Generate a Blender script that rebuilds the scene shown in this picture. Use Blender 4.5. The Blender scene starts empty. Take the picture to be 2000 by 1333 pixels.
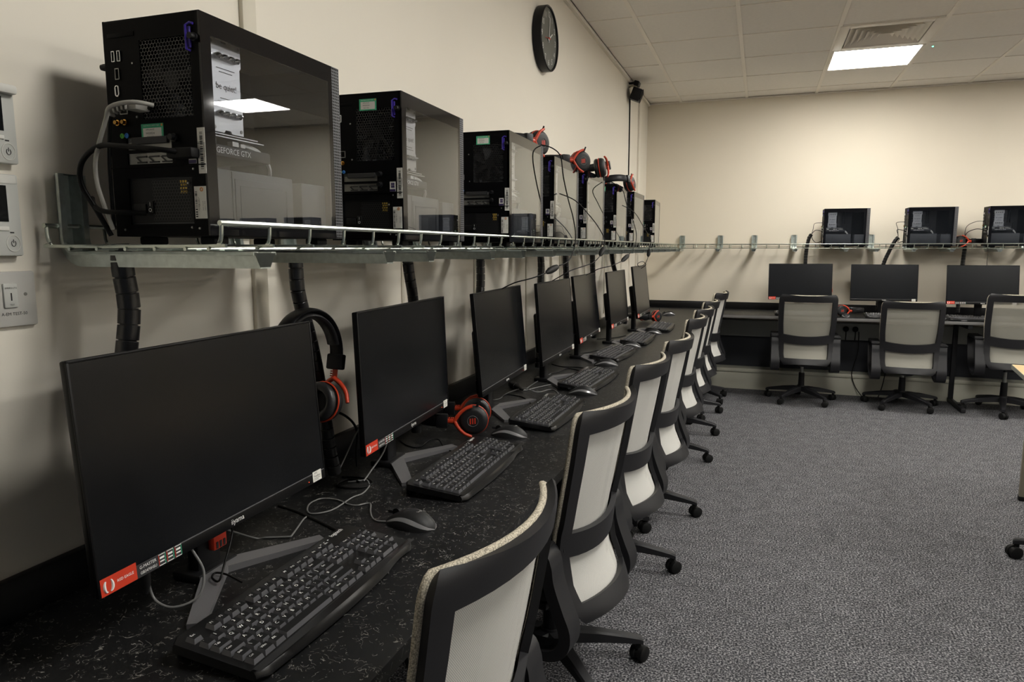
import bpy, bmesh, math, random
from mathutils import Vector, Matrix
random.seed(7)
PI = math.pi
S = bpy.context.scene
COL = S.collection

# ------------------------------------------------------------------ camera, world, exposure
CAM_X, CAM_Z = 1.1062, 1.34
cd = bpy.data.cameras.new('camera')
cd.sensor_width = 36.0
cd.lens = 1380.0 / 2000.0 * 36.0
cd.clip_start = 0.05
cam = bpy.data.objects.new('camera', cd)
cam.location = (CAM_X, 0, CAM_Z)
cam.rotation_euler = (PI / 2 - 0.1308, 0, 0.3366)
COL.objects.link(cam)
S.camera = cam
W = bpy.data.worlds.new('world')
W.use_nodes = True
W.node_tree.nodes['Background'].inputs[0].default_value = (0.5, 0.5, 0.5, 1)
W.node_tree.nodes['Background'].inputs[1].default_value = 0.0
S.world = W
S.view_settings.view_transform = 'Standard'
S.view_settings.look = 'None'
S.view_settings.gamma = 1.0
S.view_settings.use_curve_mapping = False
S.view_settings.exposure = 1.55
LAMP = 14.5          # strength of the LED panels in the ceiling
LAMP_COL = (1.0, 0.97, 0.905)

# room
RX, Y0, YB, CZ = 8.4, -2.4, 7.19, 2.735
DESK = 0.755         # top of the worktops

# ------------------------------------------------------------------ materials
def nodes(name):
    m = bpy.data.materials.new(name)
    m.use_nodes = True
    nt = m.node_tree
    return m, nt, nt.nodes['Principled BSDF']

def mat(name, c, rough=0.5, metal=0.0, spec=0.5, bump=0.0, bscale=200.0, var=0.0, vscale=8.0, emit=None, estr=0.0, coat=0.0):
    m, nt, b = nodes(name)
    b.inputs['Base Color'].default_value = (*c, 1)
    b.inputs['Roughness'].default_value = rough
    b.inputs['Metallic'].default_value = metal
    b.inputs['Specular IOR Level'].default_value = spec
    if coat:
        b.inputs['Coat Weight'].default_value = coat
    if emit:
        b.inputs['Emission Color'].default_value = (*emit, 1)
        b.inputs['Emission Strength'].default_value = estr
    if bump or var:
        tc = nt.nodes.new('ShaderNodeTexCoord')
    if bump:
        n = nt.nodes.new('ShaderNodeTexNoise')
        n.inputs['Scale'].default_value = bscale
        n.inputs['Detail'].default_value = 3
        bp = nt.nodes.new('ShaderNodeBump')
        bp.inputs['Strength'].default_value = bump
        bp.inputs['Distance'].default_value = 0.002
        nt.links.new(tc.outputs['Object'], n.inputs['Vector'])
        nt.links.new(n.outputs[0], bp.inputs['Height'])
        nt.links.new(bp.outputs[0], b.inputs['Normal'])
    if var:
        n = nt.nodes.new('ShaderNodeTexNoise')
        n.inputs['Scale'].default_value = vscale
        n.inputs['Detail'].default_value = 4
        mx = nt.nodes.new('ShaderNodeMix')
        mx.data_type = 'RGBA'
        mx.inputs[6].default_value = (*[v * (1 - var) for v in c], 1)
        mx.inputs[7].default_value = (*[min(1, v * (1 + var)) for v in c], 1)
        nt.links.new(tc.outputs['Object'], n.inputs['Vector'])
        nt.links.new(n.outputs[0], mx.inputs[0])
        nt.links.new(mx.outputs[2], b.inputs['Base Color'])
    return m

def math_node(nt, op, a, b=None, c=None):
    n = nt.nodes.new('ShaderNodeMath')
    n.operation = op
    for i, v in enumerate((a, b, c)):
        if v is None:
            continue
        if isinstance(v, (int, float)):
            n.inputs[i].default_value = v
        else:
            nt.links.new(v, n.inputs[i])
    return n.outputs[0]

def mat_worktop():
    m, nt, b = nodes('black_laminate_with_flecks')
    tc = nt.nodes.new('ShaderNodeTexCoord')
    def noise(scale, detail, off=0.0, dist=0.0):
        mp = nt.nodes.new('ShaderNodeMapping')
        mp.inputs['Location'].default_value = (off, off * 1.7, off * 0.3)
        nt.links.new(tc.outputs['Object'], mp.inputs['Vector'])
        n = nt.nodes.new('ShaderNodeTexNoise')
        n.inputs['Scale'].default_value = scale
        n.inputs['Detail'].default_value = detail
        n.inputs['Distortion'].default_value = dist
        nt.links.new(mp.outputs[0], n.inputs['Vector'])
        return n.outputs[0]
    total = None
    for sc, off, wd, th in ((56, 0.0, 0.011, 0.585), (84, 3.1, 0.014, 0.60), (40, 7.7, 0.007, 0.59)):
        n = noise(sc, 1.5, off, 0.6)
        d = math_node(nt, 'ABSOLUTE', math_node(nt, 'SUBTRACT', n, 0.5))
        line = math_node(nt, 'SUBTRACT', 1.0, math_node(nt, 'MINIMUM', math_node(nt, 'DIVIDE', d, wd), 1.0))
        mk = math_node(nt, 'GREATER_THAN', noise(sc * 0.9, 1, off + 11.0), th)
        v = math_node(nt, 'MULTIPLY', line, mk)
        total = v if total is None else math_node(nt, 'MAXIMUM', total, v)
    cloud = noise(14, 4, 5.0)
    base = nt.nodes.new('ShaderNodeMix')
    base.data_type = 'RGBA'
    base.inputs[6].default_value = (0.003, 0.0032, 0.0036, 1)
    base.inputs[7].default_value = (0.011, 0.0115, 0.0125, 1)
    nt.links.new(cloud, base.inputs[0])
    mx = nt.nodes.new('ShaderNodeMix')
    mx.data_type = 'RGBA'
    nt.links.new(math_node(nt, 'MULTIPLY', total, 0.62), mx.inputs[0])
    nt.links.new(base.outputs[2], mx.inputs[6])
    mx.inputs[7].default_value = (0.42, 0.41, 0.38, 1)
    nt.links.new(mx.outputs[2], b.inputs['Base Color'])
    b.inputs['Roughness'].default_value = 0.42
    b.inputs['Specular IOR Level'].default_value = 0.3
    return m

def mat_carpet():
    m, nt, b = nodes('grey_carpet')
    tc = nt.nodes.new('ShaderNodeTexCoord')
    n1 = nt.nodes.new('ShaderNodeTexNoise'); n1.inputs['Scale'].default_value = 150; n1.inputs['Detail'].default_value = 3
    n2 = nt.nodes.new('ShaderNodeTexNoise'); n2.inputs['Scale'].default_value = 14; n2.inputs['Detail'].default_value = 5
    vo = nt.nodes.new('ShaderNodeTexVoronoi'); vo.inputs['Scale'].default_value = 190
    for n in (n1, n2, vo):
        nt.links.new(tc.outputs['Object'], n.inputs['Vector'])
    cr = nt.nodes.new('ShaderNodeValToRGB')
    e = cr.color_ramp.elements
    e[0].position = 0.34; e[0].color = (0.013, 0.014, 0.018, 1)
    e[1].position = 0.68; e[1].color = (0.37, 0.365, 0.375, 1)
    k = cr.color_ramp.elements.new(0.5); k.color = (0.086, 0.086, 0.093, 1)
    nt.links.new(n1.outputs[0], cr.inputs[0])
    hs = nt.nodes.new('ShaderNodeHueSaturation')
    nt.links.new(cr.outputs[0], hs.inputs['Color'])
    nt.links.new(math_node(nt, 'MULTIPLY_ADD', n2.outputs[0], 0.9, 0.52), hs.inputs['Value'])
    nt.links.new(hs.outputs[0], b.inputs['Base Color'])
    b.inputs['Roughness'].default_value = 0.95
    b.inputs['Specular IOR Level'].default_value = 0.1
    bp = nt.nodes.new('ShaderNodeBump')
    bp.inputs['Strength'].default_value = 0.6
    bp.inputs['Distance'].default_value = 0.004
    nt.links.new(vo.outputs['Distance'], bp.inputs['Height'])
    nt.links.new(bp.outputs[0], b.inputs['Normal'])
    return m

def mat_weave(name, c, period, clear, pattern=0.55):
    """woven chair mesh: tiny holes in rows, so part of the light goes straight through"""
    m, nt, b = nodes(name)
    tc = nt.nodes.new('ShaderNodeTexCoord')
    sp = nt.nodes.new('ShaderNodeSeparateXYZ')
    nt.links.new(tc.outputs['Object'], sp.inputs[0])
    k = 2 * PI / period
    a = math_node(nt, 'SINE', math_node(nt, 'MULTIPLY', sp.outputs['Y'], k))
    c2 = math_node(nt, 'SINE', math_node(nt, 'MULTIPLY', sp.outputs['Z'], k * 0.8))
    hole = math_node(nt, 'GREATER_THAN', math_node(nt, 'MULTIPLY', a, c2), pattern)
    b.inputs['Base Color'].default_value = (*c, 1)
    b.inputs['Roughness'].default_value = 0.8
    b.inputs['Specular IOR Level'].default_value = 0.2
    dark = nt.nodes.new('ShaderNodeMix'); dark.data_type = 'RGBA'
    dark.inputs[6].default_value = (*c, 1)
    dark.inputs[7].default_value = (*[v * 0.72 for v in c], 1)
    nt.links.new(math_node(nt, 'GREATER_THAN', math_node(nt, 'MULTIPLY', a, c2), 0.1), dark.inputs[0])
    nt.links.new(dark.outputs[2], b.inputs['Base Color'])
    tl = nt.nodes.new('ShaderNodeBsdfTranslucent')
    nt.links.new(dark.outputs[2], tl.inputs[0])
    mt = nt.nodes.new('ShaderNodeMixShader'); mt.inputs[0].default_value = 0.3
    nt.links.new(b.outputs[0], mt.inputs[1]); nt.links.new(tl.outputs[0], mt.inputs[2])
    tr = nt.nodes.new('ShaderNodeBsdfTransparent')
    ms = nt.nodes.new('ShaderNodeMixShader')
    nt.links.new(math_node(nt, 'MAXIMUM', math_node(nt, 'MULTIPLY', hole, 0.8), clear), ms.inputs[0])
    nt.links.new(mt.outputs[0], ms.inputs[1]); nt.links.new(tr.outputs[0], ms.inputs[2])
    nt.links.new(ms.outputs[0], nt.nodes['Material Output'].inputs[0])
    return m

def mat_braid(name, c):
    m, nt, b = nodes(name)
    tc = nt.nodes.new('ShaderNodeTexCoord')
    vo = nt.nodes.new('ShaderNodeTexVoronoi'); vo.inputs['Scale'].default_value = 380
    nt.links.new(tc.outputs['Object'], vo.inputs['Vector'])
    cr = nt.nodes.new('ShaderNodeValToRGB')
    cr.color_ramp.elements[0].position = 0.25; cr.color_ramp.elements[0].color = (*c, 1)
    cr.color_ramp.elements[1].position = 0.75; cr.color_ramp.elements[1].color = (*[v * 0.40 for v in c], 1)
    nt.links.new(vo.outputs['Distance'], cr.inputs[0])
    nt.links.new(cr.outputs[0], b.inputs['Base Color'])
    b.inputs['Roughness'].default_value = 0.85
    return m

def mat_perforated(name):
    """black sheet steel with a punched grid that shows the lighter rims of its holes"""
    m, nt, b = nodes(name)
    tc = nt.nodes.new('ShaderNodeTexCoord')
    sp = nt.nodes.new('ShaderNodeSeparateXYZ')
    nt.links.new(tc.outputs['Object'], sp.inputs[0])
    def cell(sock, per):
        f = math_node(nt, 'FRACT', math_node(nt, 'DIVIDE', sock, per))
        return math_node(nt, 'LESS_THAN', math_node(nt, 'ABSOLUTE', math_node(nt, 'SUBTRACT', f, 0.5)), 0.36)
    h = math_node(nt, 'MULTIPLY', cell(math_node(nt, 'ADD', sp.outputs['Y'], sp.outputs['X']), 0.0057), cell(sp.outputs['Z'], 0.0057))
    mx = nt.nodes.new('ShaderNodeMix'); mx.data_type = 'RGBA'
    mx.inputs[6].default_value = (0.15, 0.15, 0.16, 1)
    mx.inputs[7].default_value = (0.004, 0.004, 0.004, 1)
    nt.links.new(h, mx.inputs[0])
    nt.links.new(mx.outputs[2], b.inputs['Base Color'])
    b.inputs['Roughness'].default_value = 0.6
    b.inputs['Specular IOR Level'].default_value = 0.15
    return m

def mat_tinted_glass(name):
    m, nt, b = nodes(name)
    nt.nodes.remove(b)
    tr = nt.nodes.new('ShaderNodeBsdfTransparent'); tr.inputs[0].default_value = (0.80, 0.81, 0.83, 1)
    gl = nt.nodes.new('ShaderNodeBsdfGlossy'); gl.inputs['Roughness'].default_value = 0.012
    gl.inputs[0].default_value = (0.92, 0.95, 0.97, 1)
    fr = nt.nodes.new('ShaderNodeFresnel'); fr.inputs['IOR'].default_value = 1.62
    ms = nt.nodes.new('ShaderNodeMixShader')
    ge = nt.nodes.new('ShaderNodeNewGeometry')
    front = math_node(nt, 'SUBTRACT', 1.0, ge.outputs['Backfacing'])
    nt.links.new(math_node(nt, 'MULTIPLY', front, math_node(nt, 'MINIMUM', math_node(nt, 'MULTIPLY_ADD', fr.outputs[0], 1.35, 0.02), 1.0)), ms.inputs[0])
    nt.links.new(tr.outputs[0], ms.inputs[1]); nt.links.new(gl.outputs[0], ms.inputs[2])
    nt.links.new(ms.outputs[0], nt.nodes['Material Output'].inputs[0])
    return m

M = {}
M['wall'] = mat('cream_wall_paint', (0.80, 0.752, 0.655), 0.75, bump=0.08, bscale=60, var=0.02, vscale=3, spec=0.25)
M['wall_back'] = mat('warm_cream_wall_paint', (0.755, 0.69, 0.575), 0.75, bump=0.08, bscale=60, var=0.02, vscale=3, spec=0.25)
M['wall_front'] = mat('slate_blue_for_reflections', (0.22, 0.25, 0.31), 0.7, bump=0.08, bscale=60)  # unseen wall; tone invented to cool and darken reflections in screens and glass
M['trim'] = mat('off_white_trim', (0.62, 0.575, 0.47), 0.5)
M['boxing'] = mat('painted_boxing', (0.56, 0.55, 0.46), 0.5)
M['tile'] = mat('mineral_ceiling_tile', (0.82, 0.785, 0.73), 0.95, bump=0.25, bscale=350, var=0.05, vscale=40, spec=0.1)
M['tee'] = mat('ceiling_grid_white', (0.82, 0.77, 0.69), 0.5)
M['carpet'] = mat_carpet()
M['worktop'] = mat_worktop()
M['upstand'] = mat('black_laminate_edge', (0.006, 0.006, 0.0065), 0.4, spec=0.3)
M['edge'] = mat('grey_worktop_edge', (0.16, 0.155, 0.15), 0.5)
M['navy'] = mat('dark_navy_panel', (0.010, 0.012, 0.018), 0.6)
M['trunk'] = mat('grey_dado_trunking', (0.30, 0.31, 0.29), 0.5)
M['steel_black'] = mat('black_painted_steel', (0.003, 0.003, 0.0035), 0.5, spec=0.06, bump=0.05, bscale=900)
M['plastic'] = mat('black_plastic', (0.006, 0.006, 0.007), 0.42, spec=0.25)
M['plastic_soft'] = mat('matt_black_plastic', (0.012, 0.012, 0.013), 0.5, spec=0.35, bump=0.06, bscale=1200)
M['chair_plastic'] = mat('charcoal_nylon', (0.011, 0.011, 0.013), 0.48, spec=0.4, bump=0.08, bscale=700)
M['rubber'] = mat('black_rubber', (0.007, 0.007, 0.007), 0.6, spec=0.2)
M['cable'] = mat('black_cable', (0.004, 0.004, 0.004), 0.42, spec=0.15)
M['cable_grey'] = mat('dark_grey_cable', (0.15, 0.15, 0.148), 0.4)
M['cable_net'] = mat('pale_grey_network_cable', (0.34, 0.33, 0.30), 0.5)
M['screen'] = mat('matt_lcd_screen', (0.003, 0.0036, 0.005), 0.24, spec=0.33)
M['bezel'] = mat('monitor_bezel', (0.003, 0.003, 0.0035), 0.38, spec=0.22)
M['stand'] = mat('grey_stand_paint', (0.115, 0.113, 0.118), 0.42, bump=0.08, bscale=900)
M['glass'] = mat_tinted_glass('smoked_glass')
M['glass_edge'] = mat('black_glass_border', (0.004, 0.004, 0.005), 0.06, spec=0.36)
M['grille'] = mat('black_wire_grille', (0.020, 0.020, 0.021), 0.4, spec=0.4)
M['perf'] = mat_perforated('perforated_front')
M['inner'] = mat('case_inside_black', (0.014, 0.015, 0.018), 0.5)
M['shroud'] = mat('grey_power_shroud', (0.055, 0.058, 0.062), 0.42)
M['silver'] = mat('brushed_aluminium', (0.72, 0.73, 0.74), 0.28, 0.85)
M['chrome'] = mat('chrome', (0.75, 0.75, 0.74), 0.15, 1.0)
M['bracket_steel'] = mat('bare_steel_bracket', (0.30, 0.30, 0.28), 0.4, 0.8)
M['gold'] = mat('gold_plating', (0.75, 0.42, 0.10), 0.25, 1.0)
M['galv'] = mat('galvanised_steel', (0.50, 0.55, 0.52), 0.34, 0.75, var=0.35, vscale=70)
M['zinc'] = mat('bright_zinc_wire', (0.52, 0.56, 0.50), 0.24, 0.9, var=0.1, vscale=30)
M['red'] = mat('red_orange_plastic', (0.50, 0.040, 0.010), 0.4)
M['red_label'] = mat('red_label', (0.55, 0.035, 0.010), 0.5)
M['white'] = mat('white_print', (0.80, 0.80, 0.78), 0.6)
M['grey_print'] = mat('grey_print', (0.42, 0.42, 0.42), 0.6)
M['paper'] = mat('white_label_paper', (0.72, 0.71, 0.66), 0.6)
M['ink'] = mat('black_ink', (0.02, 0.02, 0.022), 0.6)
M['green_paper'] = mat('green_label_paper', (0.05, 0.42, 0.22), 0.6)
M['purple'] = mat('purple_plastic', (0.045, 0.022, 0.30), 0.4)
M['purple_dark'] = mat('dark_purple_print', (0.03, 0.015, 0.09), 0.5)
M['blue'] = mat('blue_jack', (0.03, 0.22, 0.65), 0.4)
M['green'] = mat('green_jack', (0.12, 0.55, 0.05), 0.4)
M['yellow'] = mat('yellow_print', (0.55, 0.36, 0.04), 0.6)
M['orange_print'] = mat('orange_print', (0.60, 0.22, 0.04), 0.6)
M['plate'] = mat('white_plastic_plate', (0.56, 0.565, 0.53), 0.38)
M['plate_grey'] = mat('satin_plate', (0.50, 0.49, 0.46), 0.4)
M['display'] = mat('dark_display', (0.012, 0.013, 0.013), 0.12)
M['key'] = mat('keycap_black_lit_sides', (0.085, 0.085, 0.092), 0.34, spec=0.6)  # keycap sides: same black plastic, lit look of the front faces painted in
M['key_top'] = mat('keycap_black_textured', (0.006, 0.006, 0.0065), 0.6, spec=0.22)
M['kb_body'] = mat('keyboard_body', (0.005, 0.005, 0.0055), 0.30)
M['mouse_band'] = mat('mouse_grey_band', (0.30, 0.30, 0.31), 0.25, 0.3)
M['leather'] = mat('black_leatherette', (0.013, 0.013, 0.014), 0.38, bump=0.2, bscale=260)
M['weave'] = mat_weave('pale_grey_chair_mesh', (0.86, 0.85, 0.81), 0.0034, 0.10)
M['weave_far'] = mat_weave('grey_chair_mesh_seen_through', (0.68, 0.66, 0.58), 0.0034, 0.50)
M['braid'] = mat_braid('beige_woven_edge', (0.62, 0.56, 0.44))
M['seat'] = mat('black_seat_fabric', (0.012, 0.012, 0.013), 0.9, bump=0.4, bscale=500)
M['wood'] = mat('pale_beech_laminate', (0.72, 0.52, 0.27), 0.35, var=0.08, vscale=12)
M['wood_edge'] = mat('grey_table_edge', (0.24, 0.25, 0.22), 0.5)
M['table_leg'] = mat('beige_painted_steel', (0.32, 0.29, 0.22), 0.45)
M['lamp'] = mat('led_panel_light', (0.8, 0.8, 0.8), 0.5, emit=LAMP_COL, estr=LAMP)
M['led_green'] = mat('green_indicator', (0.1, 0.6, 0.4), 0.4, emit=(0.1, 1.0, 0.6), estr=3.0)
M['led_red'] = mat('red_indicator', (0.6, 0.05, 0.02), 0.4, emit=(1.0, 0.1, 0.03), estr=0.35)
M['clock_face'] = mat('grey_green_clock_face', (0.075, 0.08, 0.068), 0.3)
M['ivory'] = mat('ivory_bracket', (0.62, 0.55, 0.40), 0.5)

# ------------------------------------------------------------------ mesh helpers
_rb = {}
def _rbox(s, r, seg):
    key = (round(s[0], 4), round(s[1], 4), round(s[2], 4), round(r, 5), seg)
    if key not in _rb:
        b = bmesh.new()
        bmesh.ops.create_cube(b, size=1.0)
        for v in b.verts:
            v.co = Vector((v.co.x * s[0], v.co.y * s[1], v.co.z * s[2]))
        if r > 0:
            bmesh.ops.bevel(b, geom=list(b.edges), offset=min(r, min(s) * 0.49), segments=seg, profile=0.5, affect='EDGES')
        b.verts.index_update()
        _rb[key] = ([v.co.copy() for v in b.verts], [[v.index for v in f.verts] for f in b.faces])
        b.free()
    return _rb[key]

class MB:
    def __init__(self):
        self.v, self.f, self.m = [], [], []
    def add(self, vs, fs, mi=0, mx=None):
        o = len(self.v)
        self.v += [(mx @ Vector(p)) if mx is not None else Vector(p) for p in vs]
        for f in fs:
            self.f.append([i + o for i in f]); self.m.append(mi)
        return self
    def box(self, c, s, r=0.0, mi=0, rot=None, seg=2):
        vs, fs = _rbox(s, r, seg)
        mx = Matrix.Translation(c)
        if rot is not None:
            mx = mx @ rot
        return self.add(vs, fs, mi, mx)
    def box2(self, a, b, r=0.0, mi=0, seg=2):
        c = [(a[i] + b[i]) / 2 for i in range(3)]
        return self.box(c, [abs(b[i] - a[i]) for i in range(3)], r, mi, None, seg)
    def ring_loft(self, rings, mi=0, cap=True, closed=False):
        n = len(rings[0]); vs = [p for r in rings for p in r]; fs = []
        k = len(rings)
        for i in range(k if closed else k - 1):
            for j in range(n):
                a, b = i * n + j, i * n + (j + 1) % n
                c, d = ((i + 1) % k) * n + (j + 1) % n, ((i + 1) % k) * n + j
                fs.append([a, b, c, d])
        if cap and not closed:
            fs.append(list(range(n))[::-1]); fs.append([(k - 1) * n + j for j in range(n)])
        return self.add(vs, fs, mi)
    def tube(self, pts, r, n=8, mi=0, closed=False, flat=None, up=None):
        pts = [Vector(p) for p in pts]
        N = len(pts); rings = []
        t0 = None
        for i, p in enumerate(pts):
            a = pts[i - 1] if (i > 0 or closed) else pts[i]
            b = pts[(i + 1) % N] if (i < N - 1 or closed) else pts[i]
            t = (b - a).normalized()
            if up is not None:
                u = Vector(up); u = (u - t * u.dot(t)).normalized()
            elif t0 is None:
                h = Vector((0, 0, 1)) if abs(t.z) < 0.9 else Vector((1, 0, 0))
                u = (h - t * h.dot(t)).normalized()
            else:
                u = (u0 - t * u0.dot(t)).normalized()
            t0, u0 = t, u
            w = t.cross(u)
            rr = r[i] if isinstance(r, (list, tuple)) else r
            ru, rw = (rr * flat[0], rr * flat[1]) if flat else (rr, rr)
            rings.append([p + u * (math.cos(2 * PI * j / n) * ru) + w * (math.sin(2 * PI * j / n) * rw) for j in range(n)])
        return self.ring_loft(rings, mi, True, closed)
    def cyl(self, p0, p1, r0, r1=None, n=16, mi=0):
        r1 = r0 if r1 is None else r1
        return self.tube([p0, p1], [r0, r1], n, mi)
    def lathe(self, prof, n=24, mi=0, mx=None):
        rings = [[Vector((r * math.cos(2 * PI * j / n), r * math.sin(2 * PI * j / n), z)) for j in range(n)] for r, z in prof]
        if mx is not None:
            rings = [[mx @ p for p in r] for r in rings]
        return self.ring_loft(rings, mi, True)
    def prism(self, poly, t, mi=0, mx=None):
        """poly in the xy plane, extruded from z = 0 to z = t"""
        n = len(poly)
        vs = [(x, y, 0) for x, y in poly] + [(x, y, t) for x, y in poly]
        fs = [list(range(n))[::-1], [n + i for i in range(n)]] + [[i, (i + 1) % n, n + (i + 1) % n, n + i] for i in range(n)]
        return self.add(vs, fs, mi, mx)
    def sheet(self, path, a, b, t, mi=0, axis='y'):
        """an open outline in the xz plane made into a strip of thickness t, from y = a to y = b"""
        P = [Vector((p[0], p[1])) for p in path]; N = len(P); off = []
        for i in range(N):
            d = (P[min(i + 1, N - 1)] - P[max(i - 1, 0)]).normalized()
            off.append(P[i] + Vector((-d.y, d.x)) * (t[i] if isinstance(t, list) else t))
        pr = [(p.x, p.y) for p in P] + [(p.x, p.y) for p in off[::-1]]
        n = len(pr)
        if axis == 'y':
            q = lambda p, w: (p[0], w, p[1])
        else:
            q = lambda p, w: (w, p[0], p[1])
        vs = [q(p, a) for p in pr] + [q(p, b) for p in pr]
        fs = [[i, (i + 1) % n, n + (i + 1) % n, n + i] for i in range(n)]
        for i in range(N - 1):
            j, k = n - 1 - i, n - 2 - i
            fs.append([i, j, k, i + 1]); fs.append([n + i, n + i + 1, n + k, n + j])
        return self.add(vs, fs, mi)
    def surf(self, fn, us, vs_, keep, t, mi=0):
        """a grid surface with cells left out, given thickness t along its normal"""
        nu, nv = len(us), len(vs_)
        P = [[Vector(fn(u, v)) for v in vs_] for u in us]
        Nn = [[None] * nv for _ in us]
        for i in range(nu):
            for j in range(nv):
                du = P[min(i + 1, nu - 1)][j] - P[max(i - 1, 0)][j]
                dv = P[i][min(j + 1, nv - 1)] - P[i][max(j - 1, 0)]
                Nn[i][j] = du.cross(dv).normalized()
        idx = lambda i, j: i * nv + j
        V = [P[i][j] for i in range(nu) for j in range(nv)] + [P[i][j] + Nn[i][j] * t for i in range(nu) for j in range(nv)]
        o = nu * nv; F = []
        K = lambda i, j: 0 <= i < nu - 1 and 0 <= j < nv - 1 and keep(0.5 * (us[i] + us[i + 1]), 0.5 * (vs_[j] + vs_[j + 1]))
        for i in range(nu - 1):
            for j in range(nv - 1):
                if not K(i, j):
                    continue
                a, b, c, d = idx(i, j), idx(i + 1, j), idx(i + 1, j + 1), idx(i, j + 1)
                F.append([a, d, c, b]); F.append([a + o, b + o, c + o, d + o])
                if not K(i - 1, j): F.append([a, a + o, d + o, d])
                if not K(i + 1, j): F.append([b, c, c + o, b + o])
                if not K(i, j - 1): F.append([a, b, b + o, a + o])
                if not K(i, j + 1): F.append([d, d + o, c + o, c])
        used = sorted({i for f in F for i in f}); mp = {k: i for i, k in enumerate(used)}
        return self.add([V[k] for k in used], [[mp[k] for k in f] for f in F], mi)

def mesh(name, mb, mats, smooth=35):
    me = bpy.data.meshes.new(name)
    me.from_pydata([tuple(p) for p in mb.v], [], mb.f)
    for m in (mats if isinstance(mats, (list, tuple)) else [mats]):
        me.materials.append(m)
    if any(mb.m):
        me.polygons.foreach_set('material_index', mb.m)
    if smooth:
        me.polygons.foreach_set('use_smooth', [True] * len(me.polygons))
        me.set_sharp_from_angle(angle=math.radians(smooth))
    me.update()
    return me

def place(name, me, parent=None, loc=None, rot=None, scale=None):
    o = bpy.data.objects.new(name, me)
    COL.objects.link(o)
    if parent is not None:
        o.parent = parent
    if loc is not None:
        o.location = loc
    if rot is not None:
        o.rotation_euler = rot
    if scale is not None:
        o.scale = (scale,) * 3
    return o

def obj(name, mb, mats, parent=None, loc=None, rot=None, smooth=35):
    return place(name, mesh(name, mb, mats, smooth), parent, loc, rot)

def tag(o, label=None, cat=None, group=None, kind=None):
    for k, v in (('label', label), ('category', cat), ('group', group), ('kind', kind)):
        if v:
            o[k] = v
    return o

def thing(name, label, cat, loc=(0, 0, 0), rotz=0.0, group=None, rot=None, scale=None):
    o = bpy.data.objects.new(name, None)
    o.empty_display_size = 0.05
    COL.objects.link(o)
    o.location = loc
    o.rotation_euler = rot if rot is not None else (0, 0, rotz)
    if scale:
        o.scale = (scale,) * 3
    return tag(o, label, cat, group)

def dup(o, parent=None, skip=()):
    c = o.copy()
    COL.objects.link(c)
    if parent is not None:
        c.parent = parent
    for ch in list(o.children):
        if ch.name.split('.')[0] in skip:
            continue
        dup(ch, c, skip)
    return c

def copy_thing(proto, label, loc, rotz=0.0, group=None, skip=(), rot=None, scale=None):
    c = dup(proto, None, skip)
    c.location = loc
    c.rotation_euler = rot if rot is not None else (0, 0, rotz)
    if scale:
        c.scale = (scale,) * 3
    c['label'] = label
    if group:
        c['group'] = group
    return c

def smooth_path(pts, k=6, closed=False):
    P = [Vector(p) for p in pts]; n = len(P); out = []
    for i in range(n if closed else n - 1):
        if closed:
            p0, p1, p2, p3 = P[i - 1], P[i], P[(i + 1) % n], P[(i + 2) % n]
        else:
            p0, p1, p2, p3 = P[max(i - 1, 0)], P[i], P[i + 1], P[min(i + 2, n - 1)]
        for s in range(k):
            t = s / k
            out.append(0.5 * ((2 * p1) + (p2 - p0) * t + (2 * p0 - 5 * p1 + 4 * p2 - p3) * t * t + (3 * p1 - p0 - 3 * p2 + p3) * t ** 3))
    if not closed:
        out.append(P[-1])
    return out

_txt = {}
def text_geo(s, size, align='LEFT', extrude=0.0):
    """verts and faces of a line of lettering in the xy plane"""
    key = (s, size, align)
    if key not in _txt:
        c = bpy.data.curves.new('lettering', 'FONT')
        c.body = s; c.size = size; c.align_x = align; c.align_y = 'CENTER'; c.resolution_u = 2
        o = bpy.data.objects.new('lettering', c)
        COL.objects.link(o)
        dg = bpy.context.evaluated_depsgraph_get()
        me = o.evaluated_get(dg).to_mesh()
        _txt[key] = ([v.co.copy() for v in me.vertices], [list(p.vertices) for p in me.polygons])
        o.evaluated_get(dg).to_mesh_clear()
        bpy.data.objects.remove(o); bpy.data.curves.remove(c)
    return _txt[key]

def basis(o, x, y):
    """matrix that lays the xy plane on a surface at o, with text running along x and up along y"""
    x = Vector(x).normalized(); y = Vector(y).normalized(); z = x.cross(y)
    return Matrix(((x.x, y.x, z.x, o[0]), (x.y, y.y, z.y, o[1]), (x.z, y.z, z.z, o[2]), (0, 0, 0, 1)))

def add_text(mb, s, size, o, x, y, mi=0, align='CENTER'):
    vs, fs = text_geo(s, size, align)
    return mb.add(vs, fs, mi, basis(o, x, y))

def RZ(a): return Matrix.Rotation(a, 4, 'Z')
def RX_(a): return Matrix.Rotation(a, 4, 'X')
def RY(a): return Matrix.Rotation(a, 4, 'Y')

# ------------------------------------------------------------------ room shell
def struct(name, mb, m, smooth=0):
    o = obj(name, mb, m, smooth=smooth)
    o['kind'] = 'structure'
    return o
struct('floor', MB().box2((-0.1, Y0 - 0.1, -0.1), (RX + 0.1, YB + 0.1, 0)), M['carpet'])
wl = struct('wall_left', MB().box2((-0.12, Y0 - 0.1, 0), (0, YB + 0.1, CZ + 0.12)), M['wall'])
wb = struct('wall_back', MB().box2((0, YB, 0), (RX + 0.1, YB + 0.12, CZ + 0.12)), M['wall_back'])
struct('wall_right', MB().box2((RX, Y0 - 0.1, 0), (RX + 0.12, YB, CZ + 0.12)), M['wall'])
struct('wall_front', MB().box2((0, Y0 - 0.12, 0), (RX, Y0, CZ + 0.12)), M['wall_front'])
ceil = struct('ceiling', MB().box2((0, Y0, CZ + 0.03), (RX, YB, CZ + 0.12)), M['tile'])
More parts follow.
